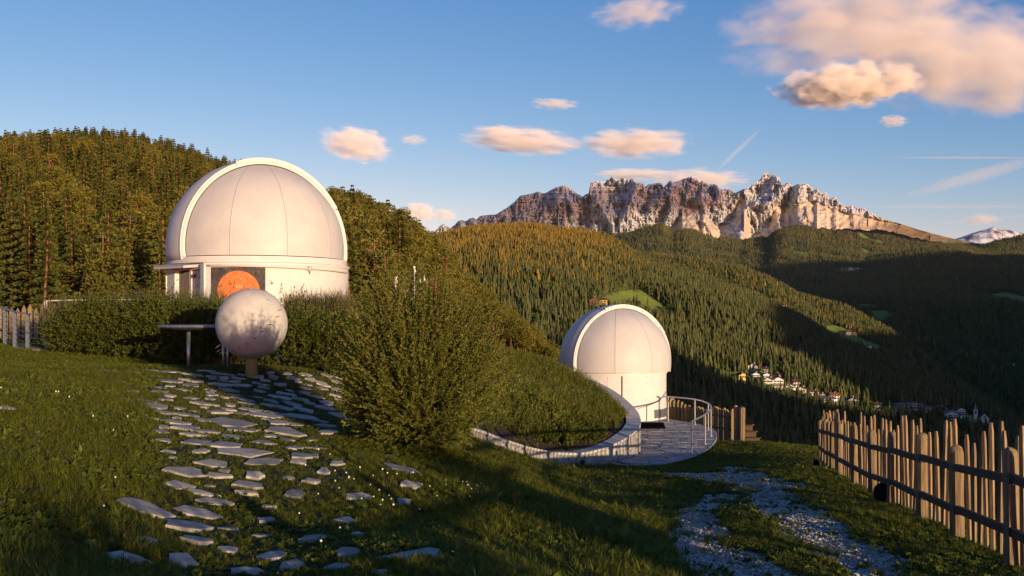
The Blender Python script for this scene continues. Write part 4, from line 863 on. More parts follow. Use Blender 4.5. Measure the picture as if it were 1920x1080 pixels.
for k, (zx, zy, w_, h_) in enumerate(ST):
    px, py = 180+zx/2.7, 680+zy/2.7; w_ /= 2.7; h_ /= 2.7
    c = ray_ground(px, py); n_ = ray_ground(px, py+h_/2); f_ = ray_ground(px, py-h_/2)
    if not (c and n_ and f_): continue
    hw = w_/2/FPX*c.y; hd = min((f_.y-n_.y)/2, hw*1.6); hd = max(hd, hw*.35); cy = (f_.y+n_.y)/2 if hd < hw*1.55 else c.y
    rr = np.random.default_rng(500+k); nn = rr.integers(5, 8); an = np.sort((np.arange(nn)+rr.uniform(-.36, .36, nn))/nn*2*PI+rr.uniform(-.4, .4)); sk_ = rr.uniform(-.35, .35)
    pol = []
    for a in an:
        q = (abs(math.cos(a))**4+abs(math.sin(a))**4)**(-1/4)*rr.uniform(.88, 1.1); x_ = math.cos(a)*q*hw; y_ = math.sin(a)*q*hd; pol.append((c.x+x_+sk_*y_*.5, cy+y_))
    if len(pol) < 8:                                              # chip each edge once so it is not straight
        p2 = []
        for a, b in zip(pol, pol[1:]+pol[:1]): f = rr.uniform(.3, .7); w1 = rr.uniform(-.05, .03); p2 += [a, (a[0]+(b[0]-a[0])*f+(a[0]+b[0]-2*c.x)*w1, a[1]+(b[1]-a[1])*f+(a[1]+b[1]-2*cy)*w1)]
        pol = p2
    if h_ > 45 and w_ > 90: pol = [(c.x+(-.5)*hw*2, cy-hd*.9), (c.x-.05*hw, cy-hd*.85), (c.x+hw*.95, cy-hd*.55), (c.x+hw*1.0, cy+hd*.8), (c.x+hw*.55, cy+hd), (c.x-.1*hw, cy+hd*.2)]
    zs = ground(np.array([p[0] for p in pol]), np.array([p[1] for p in pol])); zm = float(ground(np.array([c.x]), np.array([cy]))[0])
    A3 = np.c_[np.ones(len(pol)), np.array(pol)]; co = np.linalg.lstsq(np.r_[A3, [[1, c.x, cy]]], np.r_[zs, zm], rcond=None)[0]; up = .012+rr.uniform(0, .016)
    pz = lambda p: co[0]+co[1]*p[0]+co[2]*p[1]
    m = MB(); N = len(pol); cc = (c.x, cy)
    sh = lambda p, s: (cc[0]+(p[0]-cc[0])*s, cc[1]+(p[1]-cc[1])*s)
    for s, dz in ((1.01, -.07), (1.0, up-.006), (.975, up), (.5, up+.003)): m.v += [(*sh(p, s), pz(p)*1.0+dz if s > .9 else pz(sh(p, s))+dz) for p in pol]
    m.v.append((*cc, pz(cc)+up+.002))
    for r in range(3): m.f += [(r*N+i, r*N+(i+1) % N, (r+1)*N+(i+1) % N, (r+1)*N+i) for i in range(N)]
    m.f += [(3*N+i, 3*N+(i+1) % N, 4*N) for i in range(N)]
    m.build('flagstone', M_flag, path); STONES.append(pol)

# ------------------------------------------------------------------ globe on its pedestal, info table, lamps
M_globe = NT('globe_plaster'); t = M_globe; f = t.noise(5, 7); f2 = t.noise(2.0, 3); vor = t.n('ShaderNodeTexVoronoi', feature='DISTANCE_TO_EDGE'); vor.inputs['Scale'].default_value = 2.2; tc = t.n('ShaderNodeTexCoord'); wn = t.n('ShaderNodeTexNoise'); wn.inputs['Scale'].default_value = 3; t.l(tc.outputs['Object'], wn.inputs['Vector']); vm_ = t.n('ShaderNodeMix', data_type='VECTOR'); vm_.inputs[0].default_value = .35; t.l(tc.outputs['Object'], vm_.inputs[4]); t.l(wn.outputs['Color'], vm_.inputs[5]); t.l(vm_.outputs[1], vor.inputs['Vector'])
crack = t.ramp(vor.outputs['Distance'], [(.0, (0, 0, 0)), (.012, (1, 1, 1))]); msk = t.ramp(f2, [(.5, (1, 1, 1)), (.62, (0, 0, 0))]); ck = t.math('MAXIMUM', crack, msk)
t.bump(t.math('ADD', f, t.math('MULTIPLY', ck, .6)), .28, .02); col = t.ramp(f, [(.3, (.52, .485, .44)), (.7, (.43, .40, .365))]); col = t.mix(ck, (.22, .2, .18), col); M_globe = t.done(col, .8)
M_ped = simple('pedestal_rust', (.34, .23, .07), (.22, .15, .05), 6, .6, .2); M_rust = simple('rusty_pin', (.45, .16, .04), (.3, .1, .03), 20, .6)
gc = P(472, 607, 20); gr = .695
gl = thing('globe_sculpture', 'big plaster globe sculpture on a short brown post at the path end', 'sculpture', (gc.x, gc.y, gz(gc.x, gc.y)))
o_ = Vector((gc.x, gc.y, gz(gc.x, gc.y))); m = MB(); m.lathe([(gr*math.sin(PI*i/40)+1e-4, -gr*math.cos(PI*i/40)) for i in range(41)], 64, gc-o_); m.build('globe', M_globe, gl, smooth=True)
m = MB(); m.tube([(0, 0, -.2), (0, 0, gc.z-gr+.05-o_.z)], .118, 24); m.build('pedestal', M_ped, gl, auto=True)
def on_globe(px, py):
    d = Vector(((px-960)/FPX, 1, (HZ-py)/FPX)).normalized(); b = d.dot(gc); q = b*b-(gc.length_squared-gr*gr)
    return d*(b-math.sqrt(q)) if q > 0 else d*b
for x, y in ((760, 340), (735, 405), (665, 480), (592, 548), (513, 612), (435, 665), (365, 705), (305, 730), (790, 290)):
    q = on_globe(380+x/5.4, 520+y/5.4); nrm = (q-gc).normalized(); m = MB(); m.tube([q-nrm*.02-o_, q+nrm*.07-o_+Vector((.03, 0, .01))], .008, 5); m.build('pin', M_rust, gl)
for x, y in ((185, 680), (200, 720), (225, 740), (255, 750)):
    q = on_globe(380+x/5.4, 520+y/5.4); m = MB(); m.tube([q-o_, q-o_+Vector((-.10, -.06, -.07))], .006, 5); m.build('pin', M_steel, gl)
q = on_globe(380+730/5.4, 520+730/5.4); m = MB(); m.tube([q-o_, q-o_+Vector((.19, -.03, -.22))], .006, 5); m.build('rod', M_steel, gl)

tb = P(388, 610, 21.0); tg0 = gz(tb.x, tb.y)
tab = thing('info_table', 'grey round metal info table on slim legs beside the globe', 'table', (tb.x, tb.y, tg0))
m = MB(); R_ = 1.0; m.lathe([(0.001, -.085), (R_*.8, -.085), (R_, -.035), (R_, 0), (R_*.97, .012), (.001, .014)], 48, (0, 0, tb.z-tg0), sy=.55); m.build('table_top', M_grey_steel, tab, auto=True)
for px in (351, 416, 424):
    m = MB(); x_ = (px-960)/FPX*21-tb.x; m.tube([(x_, .1, -.25), (x_, .1, tb.z-tg0-.08)], .038 if px == 351 else .026, 10); m.build('leg', M_steel, tab, smooth=True)
for (px, py, Y, r_, lb) in ((1661, 927, 16.1, .17, 'black round floodlight on the grass at the fence, the larger one'), (1533, 888, 24.2, .11, 'small black floodlight in the grass by the far fence end')):
    q = P(px, py, Y); g0 = gz(q.x, q.y); fl = thing('floodlight', lb, 'floodlight', (q.x, q.y, g0)); zc_ = r_*1.05
    dirv = Vector((-.75, -.55, .08)).normalized()
    m = MB(); a = Vector((0, 0, zc_)); m.tube([a-dirv*r_*.5, a-dirv*r_*.1, a+dirv*r_*.55], r_, 20, cap=False, rs=[r_*.7, r_, r_]); m.build('housing', M_black, fl, auto=True)
    m = MB(); m.tube([a+dirv*r_*.25, a+dirv*r_*.3], r_*.97, 20); m.build('lens', M_glass, fl)
    m = MB(); m.box((0, 0, zc_*.25), (r_*.5, r_*.5, zc_*.9)); m.build('bracket', M_black, fl)

# ------------------------------------------------------------------ picket fence
t = NT('weathered_wood'); f = t.noise(5, 6, stretch=(9, 9, .7)); f2 = t.noise(3, 4); r = t.math('ADD', t.math('MULTIPLY', t.rand(), .5), .75)
wc = t.mix(t.math('MULTIPLY', f2, .4), t.ramp(f, [(.3, (.13, .085, .04)), (.55, (.26, .185, .09)), (.75, (.36, .275, .15))]), (.13, .11, .09)); t.bump(f, .6, .008); M_wood = t.done(t.mix(1.0, wc, r, 'MULTIPLY'), .8)
M_wood_dark = simple('dark_wood', (.10, .065, .04), (.06, .04, .028), 4, .85, stretch=(8, 8, .8))
def fpt(y): return Vector((float(fence_x(y)), y, 0))
pf = thing('picket_fence', 'long rustic wooden picket fence running along the gravel track', 'fence')
PY_ = [-4.0, -2.0, 0.0, 2.0, 3.9, 5.9, 7.9, 9.87, 11.95, 13.8, 15.9, 17.6, 19.6, 21.6, 23.5, 24.7, 26.0, 27.4, 28.6]
def wpost(x, y, z0, h, w, mat, parent, name='post', round_top=True):
    m = MB(); tw = .52+random.uniform(-.15, .15); pts = []; n = 8
    lv = [(-.4, 1), (0, 1.06), (h*.45, .95), (h*.75, 1.0), (h-.09, .97), (h-.03, .8), (h, .45)] if round_top else [(-.4, 1), (h, 1)]
    dx, dy = random.uniform(-.02, .02), random.uniform(-.02, .02)
    for zz, s in lv:
        for k in range(n):
            a = 2*PI*k/n+tw+PI/8; q = (abs(math.cos(a-tw))**4+abs(math.sin(a-tw))**4)**(-.25)
            m.v.append((x+w/2*s*q*math.cos(a)+dx*zz/h, y+w/2*s*q*math.sin(a)+dy*zz/h, z0+zz+random.uniform(-.006, .006)))
    for i in range(len(lv)-1):
        for k in range(n): m.f.append((i*n+k, i*n+(k+1) % n, (i+1)*n+(k+1) % n, (i+1)*n+k))
    m.f.append(tuple((len(lv)-1)*n+k for k in range(n)))
    return m.build(name, mat, parent, auto=True)
for i, y in enumerate(PY_):
    q = fpt(y); wpost(q.x, y, gz(q.x, y), random.uniform(1.12, 1.2), random.uniform(.125, .165), M_wood, pf)
for i in range(len(PY_)-1):
    for hh_ in (.36, .86):
        a, b = fpt(PY_[i]-.16), fpt(PY_[i+1]+.1); a.z = gz(fpt(PY_[i]).x, PY_[i])+hh_+random.uniform(-.02, .02); b.z = gz(fpt(PY_[i+1]).x, PY_[i+1])+hh_+random.uniform(-.02, .02)
        a.x -= .025; b.x -= .025; m = MB(); m.bar(a, b, .05, .085); m.build('rail', M_wood_dark, pf)
y = -4.2; alt = 0
while y < 29:
    q = fpt(y); z0 = gz(q.x+.07, y); alt += 1
    if min(abs(y-p_) for p_ in PY_) > .10:
        h_ = (1.38 if random.random() < .5 else 1.22)+random.uniform(-.06, .06); w_ = random.uniform(.034, .043); m = MB(); tx, ty = random.uniform(-.03, .03), random.uniform(-.03, .03); tw = random.uniform(-.15, .15)+.52
        n = 4
        for zz, s in ((.04, 1), (h_*.5, 1.02), (h_-.10, .98), (h_, .62)):
            for k in range(4):
                a = tw+PI/4+k*PI/2; m.v.append((q.x+.065+w_*.707*s*math.cos(a)+tx*zz, y+w_*.707*s*math.sin(a)+ty*zz, z0+zz))
        for r_ in range(3):
            for k in range(4): m.f.append((r_*4+k, r_*4+(k+1) % 4, r_*4+4+(k+1) % 4, r_*4+4+k))
        m.f.append((12, 13, 14, 15)); m.build('picket', M_wood, pf)
    y += random.uniform(.21, .27)
# fence, gate posts and steps behind the terrace
bf = thing('picket_fence', 'low weathered picket fence behind the terrace railing', 'fence', (7.5, 43, -4.7)); o_ = Vector((7.5, 43, -4.7))
FB = [P(1252, 792, 45), P(1300, 806, 44), P(1340, 812, 42.5), P(1374, 818, 41.2)]
def fbl(s): s *= 3; i = min(int(s), 2); return FB[i].lerp(FB[i+1], s-i)
for k in range(22):
    q = fbl(k/21.0)-o_; w_ = .13+random.uniform(-.02, .02); h_ = 1.06+random.uniform(-.08, .08); m = MB(); x, y, z = q
    out = [(-w_/2, -.3), (w_/2, -.3), (w_/2, h_-.12), (w_*.25, h_-.02), (-w_*.2, h_), (-w_/2, h_-.1)]
    m.add([(x+a, y-.018, z+b) for a, b in out]+[(x+a, y+.018, z+b) for a, b in out], [tuple(range(6)), tuple(range(11, 5, -1))]+[(i, i+6, (i+1) % 6+6, (i+1) % 6) for i in range(6)]); m.build('picket', M_wood, bf)
for hh_ in (.25, .75):
    for i in range(3): m = MB(); m.bar(FB[i]-o_+Vector((0, .05, hh_)), FB[i+1]-o_+Vector((0, .05, hh_)), .05, .08); m.build('rail', M_wood_dark, bf)
wpost(*(FB[0]-o_+Vector((.2, -.05, 0))), 1.1, .2, M_wood, bf)
for px, py, Y, h_, lb in ((1380, 822, 40.5, 1.32, 'slim round wooden gate post beside the thicker one'), (1391, 827, 40.2, 1.36, 'thick rounded wooden gate post at the end of the low fence')):
    q = P(px, py, Y); o = wpost(0, 0, 0, h_, .17 if px == 1380 else .24, M_wood, None, 'gate_post'); o.location = q; tag(o, lb, 'post')
stp = thing('steps', 'wooden plank steps going down past the gate posts', 'steps', P(1408, 830, 41)); o_ = P(1408, 830, 41)
for k in range(4):
    a = P(1397+k*1, 797+k*12, 42.4-k*.35)-o_; b = P(1412+k*7, 797+k*12, 42.2-k*.35)-o_; m = MB(); m.bar(a, b, .30, .05); m.box((a+b)/2+Vector((0, .12, -.14)), ((b-a).length, .04, .24)); m.build('step_board', M_wood_dark, stp)

# ------------------------------------------------------------------ left: steel railing, plank fence, ramp; rail round the big dome; weather mast
lr = thing('railing', 'grey steel railing with thin horizontal bars beside the hedge', 'railing', P(28, 652, 29)); o_ = P(28, 652, 29)
LP_ = [(P(-30, 632, 32), P(-30, 568, 32)), (P(9.4, 646, 30), P(9.4, 580, 30)), (P(28, 653, 29), P(28, 586, 29)), (P(52, 662, 28), P(52, 590, 28)), (P(88, 666, 27.3), P(88, 593, 27.3))]
for a, b in LP_: m = MB(); m.bar(a-o_-Vector((0, 0, .1)), b-o_, .06, .10, up=(1, 0, 0)); m.build('post', M_grey_steel, lr)
for i in range(len(LP_)-1):
    (a, b), (c, d) = LP_[i], LP_[i+1]; m = MB(); m.bar(b-o_+Vector((0, 0, .02)), d-o_+Vector((0, 0, .02)), .07, .035); m.build('handrail', M_grey_steel, lr)
    for k in range(1, 7): f = k/7.4; m = MB(); m.tube([a.lerp(b, f)-o_, c.lerp(d, f)-o_], .009, 5); m.build('bar', M_grey_steel, lr)
m = MB(); q = [P(-60, 628, 34), P(-30, 640, 32), P(52, 665, 27.7), P(75, 668, 27), P(80, 640, 31), P(-40, 618, 36)]; zt_ = -1.06
m.prism([(v_.x, v_.y) for v_ in q], -1.6, -.93); tag(m.build('ramp', M_conc), 'pale concrete ramp under the grey railing', kind='structure')
pk = thing('plank_fence', 'brown pointed plank fence behind the grey railing', 'fence', P(30, 640, 34)); o_ = P(30, 640, 34)
for k in range(13):
    q = P(-24+k*11.5, 640, 34)-o_; w_ = .145; h_ = 1.12+random.uniform(-.1, .16); x, y, z = q; out = [(-w_/2, -.5), (w_/2, -.5), (w_/2, h_-.16), (0, h_), (-w_/2, h_-.16)]
    m = MB(); m.add([(x+a, y-.02, z+b) for a, b in out]+[(x+a, y+.02, z+b) for a, b in out], [tuple(range(5)), tuple(range(9, 4, -1))]+[(i, i+5, (i+1) % 5+5, (i+1) % 5) for i in range(5)]); m.build('plank', M_wood, pk)
for hh_ in (.2, .75): m = MB(); m.bar(P(-30, 640, 34.1)-o_+Vector((0, 0, hh_)), P(120, 640, 34.1)-o_+Vector((0, 0, hh_)), .05, .09); m.build('rail', M_wood_dark, pk)
br = thing('railing', 'thin white rail round the big dome, half hidden by the hedge', 'railing', P(300, 600, 36)); o_ = P(300, 600, 36)
q = catmull([P(83, 585, 36.2), P(84, 569, 36), P(95, 564, 36), P(200, 562, 35.4), P(330, 562, 35), P(480, 562, 35), P(560, 562, 35.5), P(650, 563, 36)], 6); m = MB(); m.tube([Vector(p)-o_ for p in q], .026, 6); m.build('handrail', M_frame, br, smooth=True)
for i in range(2, len(q), 3): p_ = Vector(q[i])-o_; m = MB(); m.tube([p_, p_-Vector((0, 0, 1.3))], .02, 6); m.build('post', M_frame, br, smooth=True)
for dz in (.25, .5): m = MB(); m.tube([Vector(p)-o_-Vector((0, 0, dz)) for p in q[10:]], .012, 5); m.build('bar', M_frame, br, smooth=True)
wm = thing('weather_mast', 'slim mast with white weather instruments rising behind the big bush', 'weather mast', P(778, 600, 48)); o_ = P(778, 600, 48)
L_ = lambda px, py: P(px, py, 48)-o_
m = MB(); m.tube([L_(777, 680), L_(777, 500)], .03, 6); m.build('pole', M_steel, wm); m = MB(); m.box(L_(777, 501), (.10, .10, .08)); m.tube([L_(777, 504), L_(779, 510)], .035, 6); m.build('camera_head', M_frame, wm)
m = MB(); m.bar(L_(742, 548), L_(797, 541), .03, .03); m.build('crossbar', M_steel, wm)
m = MB(); m.tube([L_(742, 548), L_(742, 534), L_(743, 518)], .1, 10, rs=[.03, .07, .08]); m.build('rain_gauge', M_frame, wm, smooth=True)
m = MB(); m.lathe([(.001, -.09), (.06, -.07), (.09, 0), (.06, .07), (.001, .09)], 12, L_(788, 527)); m.build('sensor_pod', M_frame, wm, smooth=True)
m = MB(); m.tube([L_(795, 530), L_(795, 515)], .08, 8, rs=[.05, .035]); m.build('radiation_shield', M_frame, wm, smooth=True); m = MB(); m.tube([L_(797, 522), L_(801, 531)], .02, 5); m.build('arm', M_steel, wm)

# ------------------------------------------------------------------ bush, hedge
def sprays(starts, dirs, lens, per, lsize, rng, curve=.25, tone0=.5, from_=.25, droop=0.0):
    n = len(starts); s = np.repeat(starts, per, 0); d = np.repeat(dirs, per, 0); L = np.repeat(lens, per); t_ = from_+(1-from_)*rng.random(n*per)
    bend = np.repeat(rng.normal(size=(n, 3))*curve, per, 0)
    pos = s+d*(L*t_)[:, None]+bend*(L*t_**2)[:, None]*.5-np.array([0, 0, 1])*(droop*L*t_**2)[:, None]
    ax = d*.9+bend*t_[:, None]+.75*rdir(len(s), rng)
    sz = lsize*(.7+.6*rng.random(len(s)))*(1.1-.4*t_)
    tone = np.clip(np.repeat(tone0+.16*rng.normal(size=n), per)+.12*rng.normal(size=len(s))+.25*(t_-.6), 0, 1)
    return leaves(pos, ax, rdir(len(s), rng), sz, sz*.36, tone)
def stems_mesh(starts, dirs, lens, r, name):
    m = MB()
    for a, d, L in zip(starts, dirs, lens): m.tube([a, a+d*L*.5, a+d*L*.85], r, 3, cap=False, rs=[r, r*.7, r*.3])
    return m.mesh(name, M_stem)
rg = np.random.default_rng(5)
bb = P(782, 832, 13.2); bb.z = gz(bb.x, bb.y); nb = 3600
zt_ = rg.uniform(-.86, 1, nb); ph = rg.random(nb)*2*PI; rz_ = np.sqrt(1-zt_**2); st_ = np.stack([.16*rg.normal(size=nb), .16*rg.normal(size=nb), .05+.35*rg.random(nb)], -1)
lobe = 1+.10*np.sin(ph*3+1+zt_*2)+.07*np.sin(ph*7-zt_*5); sc_ = (.72+.34*rg.random(nb)**.6)*lobe
tgt = np.stack([1.07*rz_*np.cos(ph)*sc_, 1.07*rz_*np.sin(ph)*sc_, 1.08+(1.16*zt_)*sc_], -1); dr = tgt-st_; ln = np.linalg.norm(dr, axis=1); dr /= ln[:, None]
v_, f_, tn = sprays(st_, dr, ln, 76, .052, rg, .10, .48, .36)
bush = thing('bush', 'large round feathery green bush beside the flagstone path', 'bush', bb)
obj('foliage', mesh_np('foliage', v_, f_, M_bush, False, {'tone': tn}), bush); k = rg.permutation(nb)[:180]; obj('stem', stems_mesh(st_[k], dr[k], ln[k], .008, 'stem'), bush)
for k_, (x_, y_, s_) in enumerate(((3.4, -4.0, .86), (3.9, -6.4, .7), (4.9, -1.6, .7), (5.6, 2.1, .85), (6.3, -6.2, 1.0))):  # bush copies outside the view, added to shade the foreground lawn
    b2 = copy_tree(bush); b2.location = (x_, y_, gz(x_, y_)); b2.scale = (s_, s_, s_*(.9+.1*k_)); b2.rotation_euler = (0, 0, 1.3*k_+.5); b2['label'] = 'unseen green bush added beyond the near fence end to shade the lawn'; b2['group'] = 'unseen bushes added beyond the near fence end for shade'
hp = catmull([P(78, 664, 27.2), P(140, 667, 26), P(220, 676, 25), P(320, 686, 23.6), P(430, 694, 22.8), P(560, 700, 22.4), P(680, 705, 22), P(760, 712, 21.6)], 10)
harc = np.r_[0, np.cumsum(np.hypot(*np.diff(hp[:, :2], axis=0).T))]; nh = 9000; s_ = rg.random(nh)*harc[-1]
hx = np.interp(s_, harc, hp[:, 0]); hy = np.interp(s_, harc, hp[:, 1]); hz = ground(hx, hy); htop = np.interp(hx*FPX/hy+960, [60, 90, 200, 330, 420, 560, 640, 800], [.70, 1.12, 1.30, 1.34, 1.22, 1.14, 1.4, 1.6])*(.80+.40*fbm(s_*1.6, s_*0, 3))
ang = rg.random(nh)*PI*.80-.25; hr = .55+.15*fbm(s_*.9, s_*0+5, 2)
cxo = -np.cos(ang); czo = np.clip(np.sin(ang), -.2, 1)
rad = rg.random(nh)**.35
st_ = np.stack([hx+.08*rg.normal(size=nh), hy+.75+.9*cxo*hr*rad, hz+htop*.40+htop*np.where(czo > 0, .44, 1.6)*czo*rad-(rg.random(nh) < .28)*htop*.38*rg.random(nh)], -1)
dr = np.stack([.35+.3*rg.normal(size=nh), cxo*.9+.2*rg.normal(size=nh), .35+.5*czo+.2*rg.normal(size=nh)], -1); dr /= np.linalg.norm(dr, axis=1, keepdims=True)
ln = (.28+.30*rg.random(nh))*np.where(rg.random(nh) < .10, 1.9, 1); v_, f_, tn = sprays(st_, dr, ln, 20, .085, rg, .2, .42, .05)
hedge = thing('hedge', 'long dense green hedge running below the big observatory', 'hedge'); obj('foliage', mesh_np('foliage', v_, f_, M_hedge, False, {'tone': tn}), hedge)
k = rg.permutation(nh)[:500]; base = np.stack([hx[k], hy[k]+.75+.2*rg.normal(size=500), hz[k]-.05], -1); dv = st_[k]-base; L_h = np.linalg.norm(dv, axis=1); obj('stem', stems_mesh(base, dv/L_h[:, None], L_h, .015, 'stem'), hedge)

# ------------------------------------------------------------------ grass and small plants (stuff)
def tuft(name, rng, n, h, spread, w, mat, lean=.5):
    V, T = [], []; Fc = []
    for i in range(n):
        a = rng.random()*2*PI; r = spread*rng.random()**.6; x, y = r*math.cos(a), r*math.sin(a); hh_ = h*(.5+.7*rng.random()); la = rng.random()*2*PI; le = lean*(.3+rng.random())
        sx, sy = -math.sin(la), math.cos(la); dx, dy = math.cos(la)*le*hh_, math.sin(la)*le*hh_; b = len(V); tn = rng.random()
        for f, ww in ((0, 1), (.55, .8)):
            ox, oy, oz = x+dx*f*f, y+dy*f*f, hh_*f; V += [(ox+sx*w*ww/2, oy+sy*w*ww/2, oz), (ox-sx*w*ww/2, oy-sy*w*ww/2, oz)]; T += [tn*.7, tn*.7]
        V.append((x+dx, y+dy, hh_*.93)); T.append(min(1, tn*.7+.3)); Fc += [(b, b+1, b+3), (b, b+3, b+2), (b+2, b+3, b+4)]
    return mesh_np(name, V, Fc, mat, False, {'tone': T})
def rosette(name, rng, n, r, h, mat, wide=.6):
    pos = np.zeros((n, 3)); a = rng.random(n)*2*PI; pos[:, 0] = .35*r*np.cos(a)*rng.random(n); pos[:, 1] = .35*r*np.sin(a)*rng.random(n); pos[:, 2] = h*rng.random(n)
    ax = np.stack([np.cos(a), np.sin(a), .25+.5*rng.random(n)], -1); side = np.stack([-np.sin(a), np.cos(a), .3*rng.normal(size=n)], -1); L = r*(.5+.6*rng.random(n)); v, f, t_ = leaves(pos, ax, side, L, L*wide, rng.random(n)); return mesh_np(name, v, f, mat, False, {'tone': t_})
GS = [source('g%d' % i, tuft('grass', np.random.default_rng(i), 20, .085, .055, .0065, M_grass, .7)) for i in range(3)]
GS += [source('c%d' % i, rosette('clover', np.random.default_rng(10+i), 22, .06, .045, M_clover, .8)) for i in range(2)]
GS += [source('w0', rosette('weed', np.random.default_rng(14), 12, .13, .05, M_clover, .34)), source('d0', tuft('dry', np.random.default_rng(15), 14, .10, .05, .005, M_drygrass, .9))]
N = 150000; u = RNG.random(N); Y = (3.6**.9+u*(38**.9-3.6**.9))**(1/.9); X = RNG.uniform(-.53, .53, N)*Y+RNG.uniform(-.4, .4, N)
k = X < fence_x(Y)+.9; X, Y = X[k], Y[k]
bad = np.zeros(len(X), bool)
for pol in STONES:
    a = np.array(pol); c0 = a.mean(0); bx = (abs(X-c0[0]) < np.ptp(a[:, 0])*.8) & (abs(Y-c0[1]) < np.ptp(a[:, 1])*.8); idx = np.nonzero(bx)[0]
    if len(idx): sh = c0+(a-c0)*(1.08+.012*c0[1]); bad[idx] |= in_poly(X[idx], Y[idx], [tuple(p) for p in sh])
bad |= in_poly(X, Y, hull) | in_poly(X, Y, [tuple(p) for p in WC[:, :2]]+mpoly[len(inn):]) | (np.hypot(X-gc.x, Y-gc.y) < .13) | (RNG.random(len(X)) < gravel_mask(X, Y)*1.05)
X, Y = X[~bad], Y[~bad]; Z = ground(X, Y); n = len(X); pxx = 960+FPX*X/Y; pyy = HZ-FPX*Z/Y
lng = np.clip((pxx-800)/120, 0, 1)*np.clip((1300-pxx)/120, 0, 1)*np.clip((Y-4)/3, 0, 1); patchn = fbm(X*.8, Y*.8+40, 3); path_near = np.clip((pxx-260)/60, 0, 1)*np.clip((700-pxx)/80, 0, 1)
s = (.42+.34*RNG.random(n)+.010*Y)*(.6+.8*patchn)*(1+.75*lng)*(1-.42*path_near)
u = RNG.random(n); cl_ = fbm(X*1.3+9, Y*1.3, 3); clp = np.clip((cl_-.42)*3, 0, .6)*np.where(lng > .3, .6, 1)
var = np.where(u < clp, 3+RNG.integers(0, 2, n), np.where(u < clp+.010, 5, np.where(u > .975-.06*(patchn > .6), 6, RNG.integers(0, 3, n)))); s = np.where(var == 5, s*.9, s)
rt = np.stack([.25*RNG.normal(size=n), .25*RNG.normal(size=n), RNG.random(n)*2*PI], -1); hv = .8+.5*RNG.random(n)
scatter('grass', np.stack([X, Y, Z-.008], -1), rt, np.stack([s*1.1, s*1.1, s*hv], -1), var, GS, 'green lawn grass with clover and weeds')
# plants on the mound
def sprig(name, rng, n, h, mat, ls=.05):
    dr = rng.normal(size=(n, 3))*np.array([.5, .5, .2])+np.array([0, 0, .9]); dr /= np.linalg.norm(dr, axis=1, keepdims=True); v, f, t_ = sprays(rng.normal(size=(n, 3))*np.array([.08, .08, 0]), dr, h*(.6+.5*rng.random(n)), 16, ls, rng, .3, .5, .1); return mesh_np(name, v, f, mat, False, {'tone': t_})
MS = [source('s0', sprig('sprig', np.random.default_rng(1), 12, .42, M_bush, .06)), source('s1', sprig('sprig', np.random.default_rng(2), 12, .36, M_hedge, .07)), source('s2', tuft('tall', np.random.default_rng(3), 26, .42, .12, .012, M_grass, .5)), source('s3', tuft('talldry', np.random.default_rng(4), 16, .55, .1, .010, M_drygrass, .4)), source('s4', sprig('sprig', np.random.default_rng(6), 10, .3, M_clover, .09))]
N = 7500; X = RNG.uniform(-6, 4.5, N); Y = RNG.uniform(21.5, 45, N); k = in_poly(X, Y, [(x, y) for x, y in mpoly]); X, Y = X[k], Y[k]; Z = np.maximum(mound_z(X, Y), ground(X, Y)-.25)
dw = np.full(len(X), 9.); 
for a in inn[::2]: dw = np.minimum(dw, np.hypot(X-a[0], Y-a[1]))
pxx = 960+FPX*X/Y; soil = (dw < np.interp(pxx, [900, 960, 1050, 1130, 1200], [1.0, .8, .4, .2, .08])) & (Y < 33.5); k = (~soil | (RNG.random(len(X)) < .05)) & (dw > .06); X, Y, Z, pxx, dw = X[k], Y[k], Z[k], pxx[k], dw[k]; n = len(X)
q = fbm(X*.45, Y*.45+3, 3); u = RNG.random(n)
var = np.where(u < np.clip((q-.42)*5, 0, .9), RNG.integers(0, 2, n), np.where(RNG.random(n) < .16, 3, np.where(RNG.random(n) < .3, 4, 2)))
hump = np.exp(-((X-1.0)/1.3)**2-((Y-32.3)/2.0)**2); s = (.6+.45*RNG.random(n))*(.8+.5*q)*(1+.9*hump); s = np.where(var == 3, s*.8, s)
scatter('ground_cover', np.stack([X, Y, Z-.02], -1), np.stack([.15*RNG.normal(size=n), .15*RNG.normal(size=n), RNG.random(n)*6.28], -1), np.repeat(s[:, None], 3, 1), var, MS, 'shrubs and tall grass covering the planted mound')
# dry stalks around the hedge top and the bush foot
N = 900; px = RNG.choice([RNG.uniform(290, 400, 1)[0]], 1); px = np.concatenate([RNG.uniform(250, 420, 380), RNG.uniform(540, 660, 380), RNG.uniform(80, 250, 140)]); Y = 24+2.2*RNG.random(N)+np.interp(px, [80, 700], [3, 0]); X = (px-960)/FPX*Y; Z = np.interp(px, [80, 330, 650], [.0, .1, .05])+RNG.uniform(-.3, .1, N)
scatter('dry_grass', np.stack([X, Y, Z-.15], -1), np.stack([.12*RNG.normal(size=N), .12*RNG.normal(size=N), RNG.random(N)*6.28], -1), np.repeat((.7+.7*RNG.random(N))[:, None], 3, 1), np.zeros(N), [MS[3]], 'tall dry grass stalks rising above the hedge')
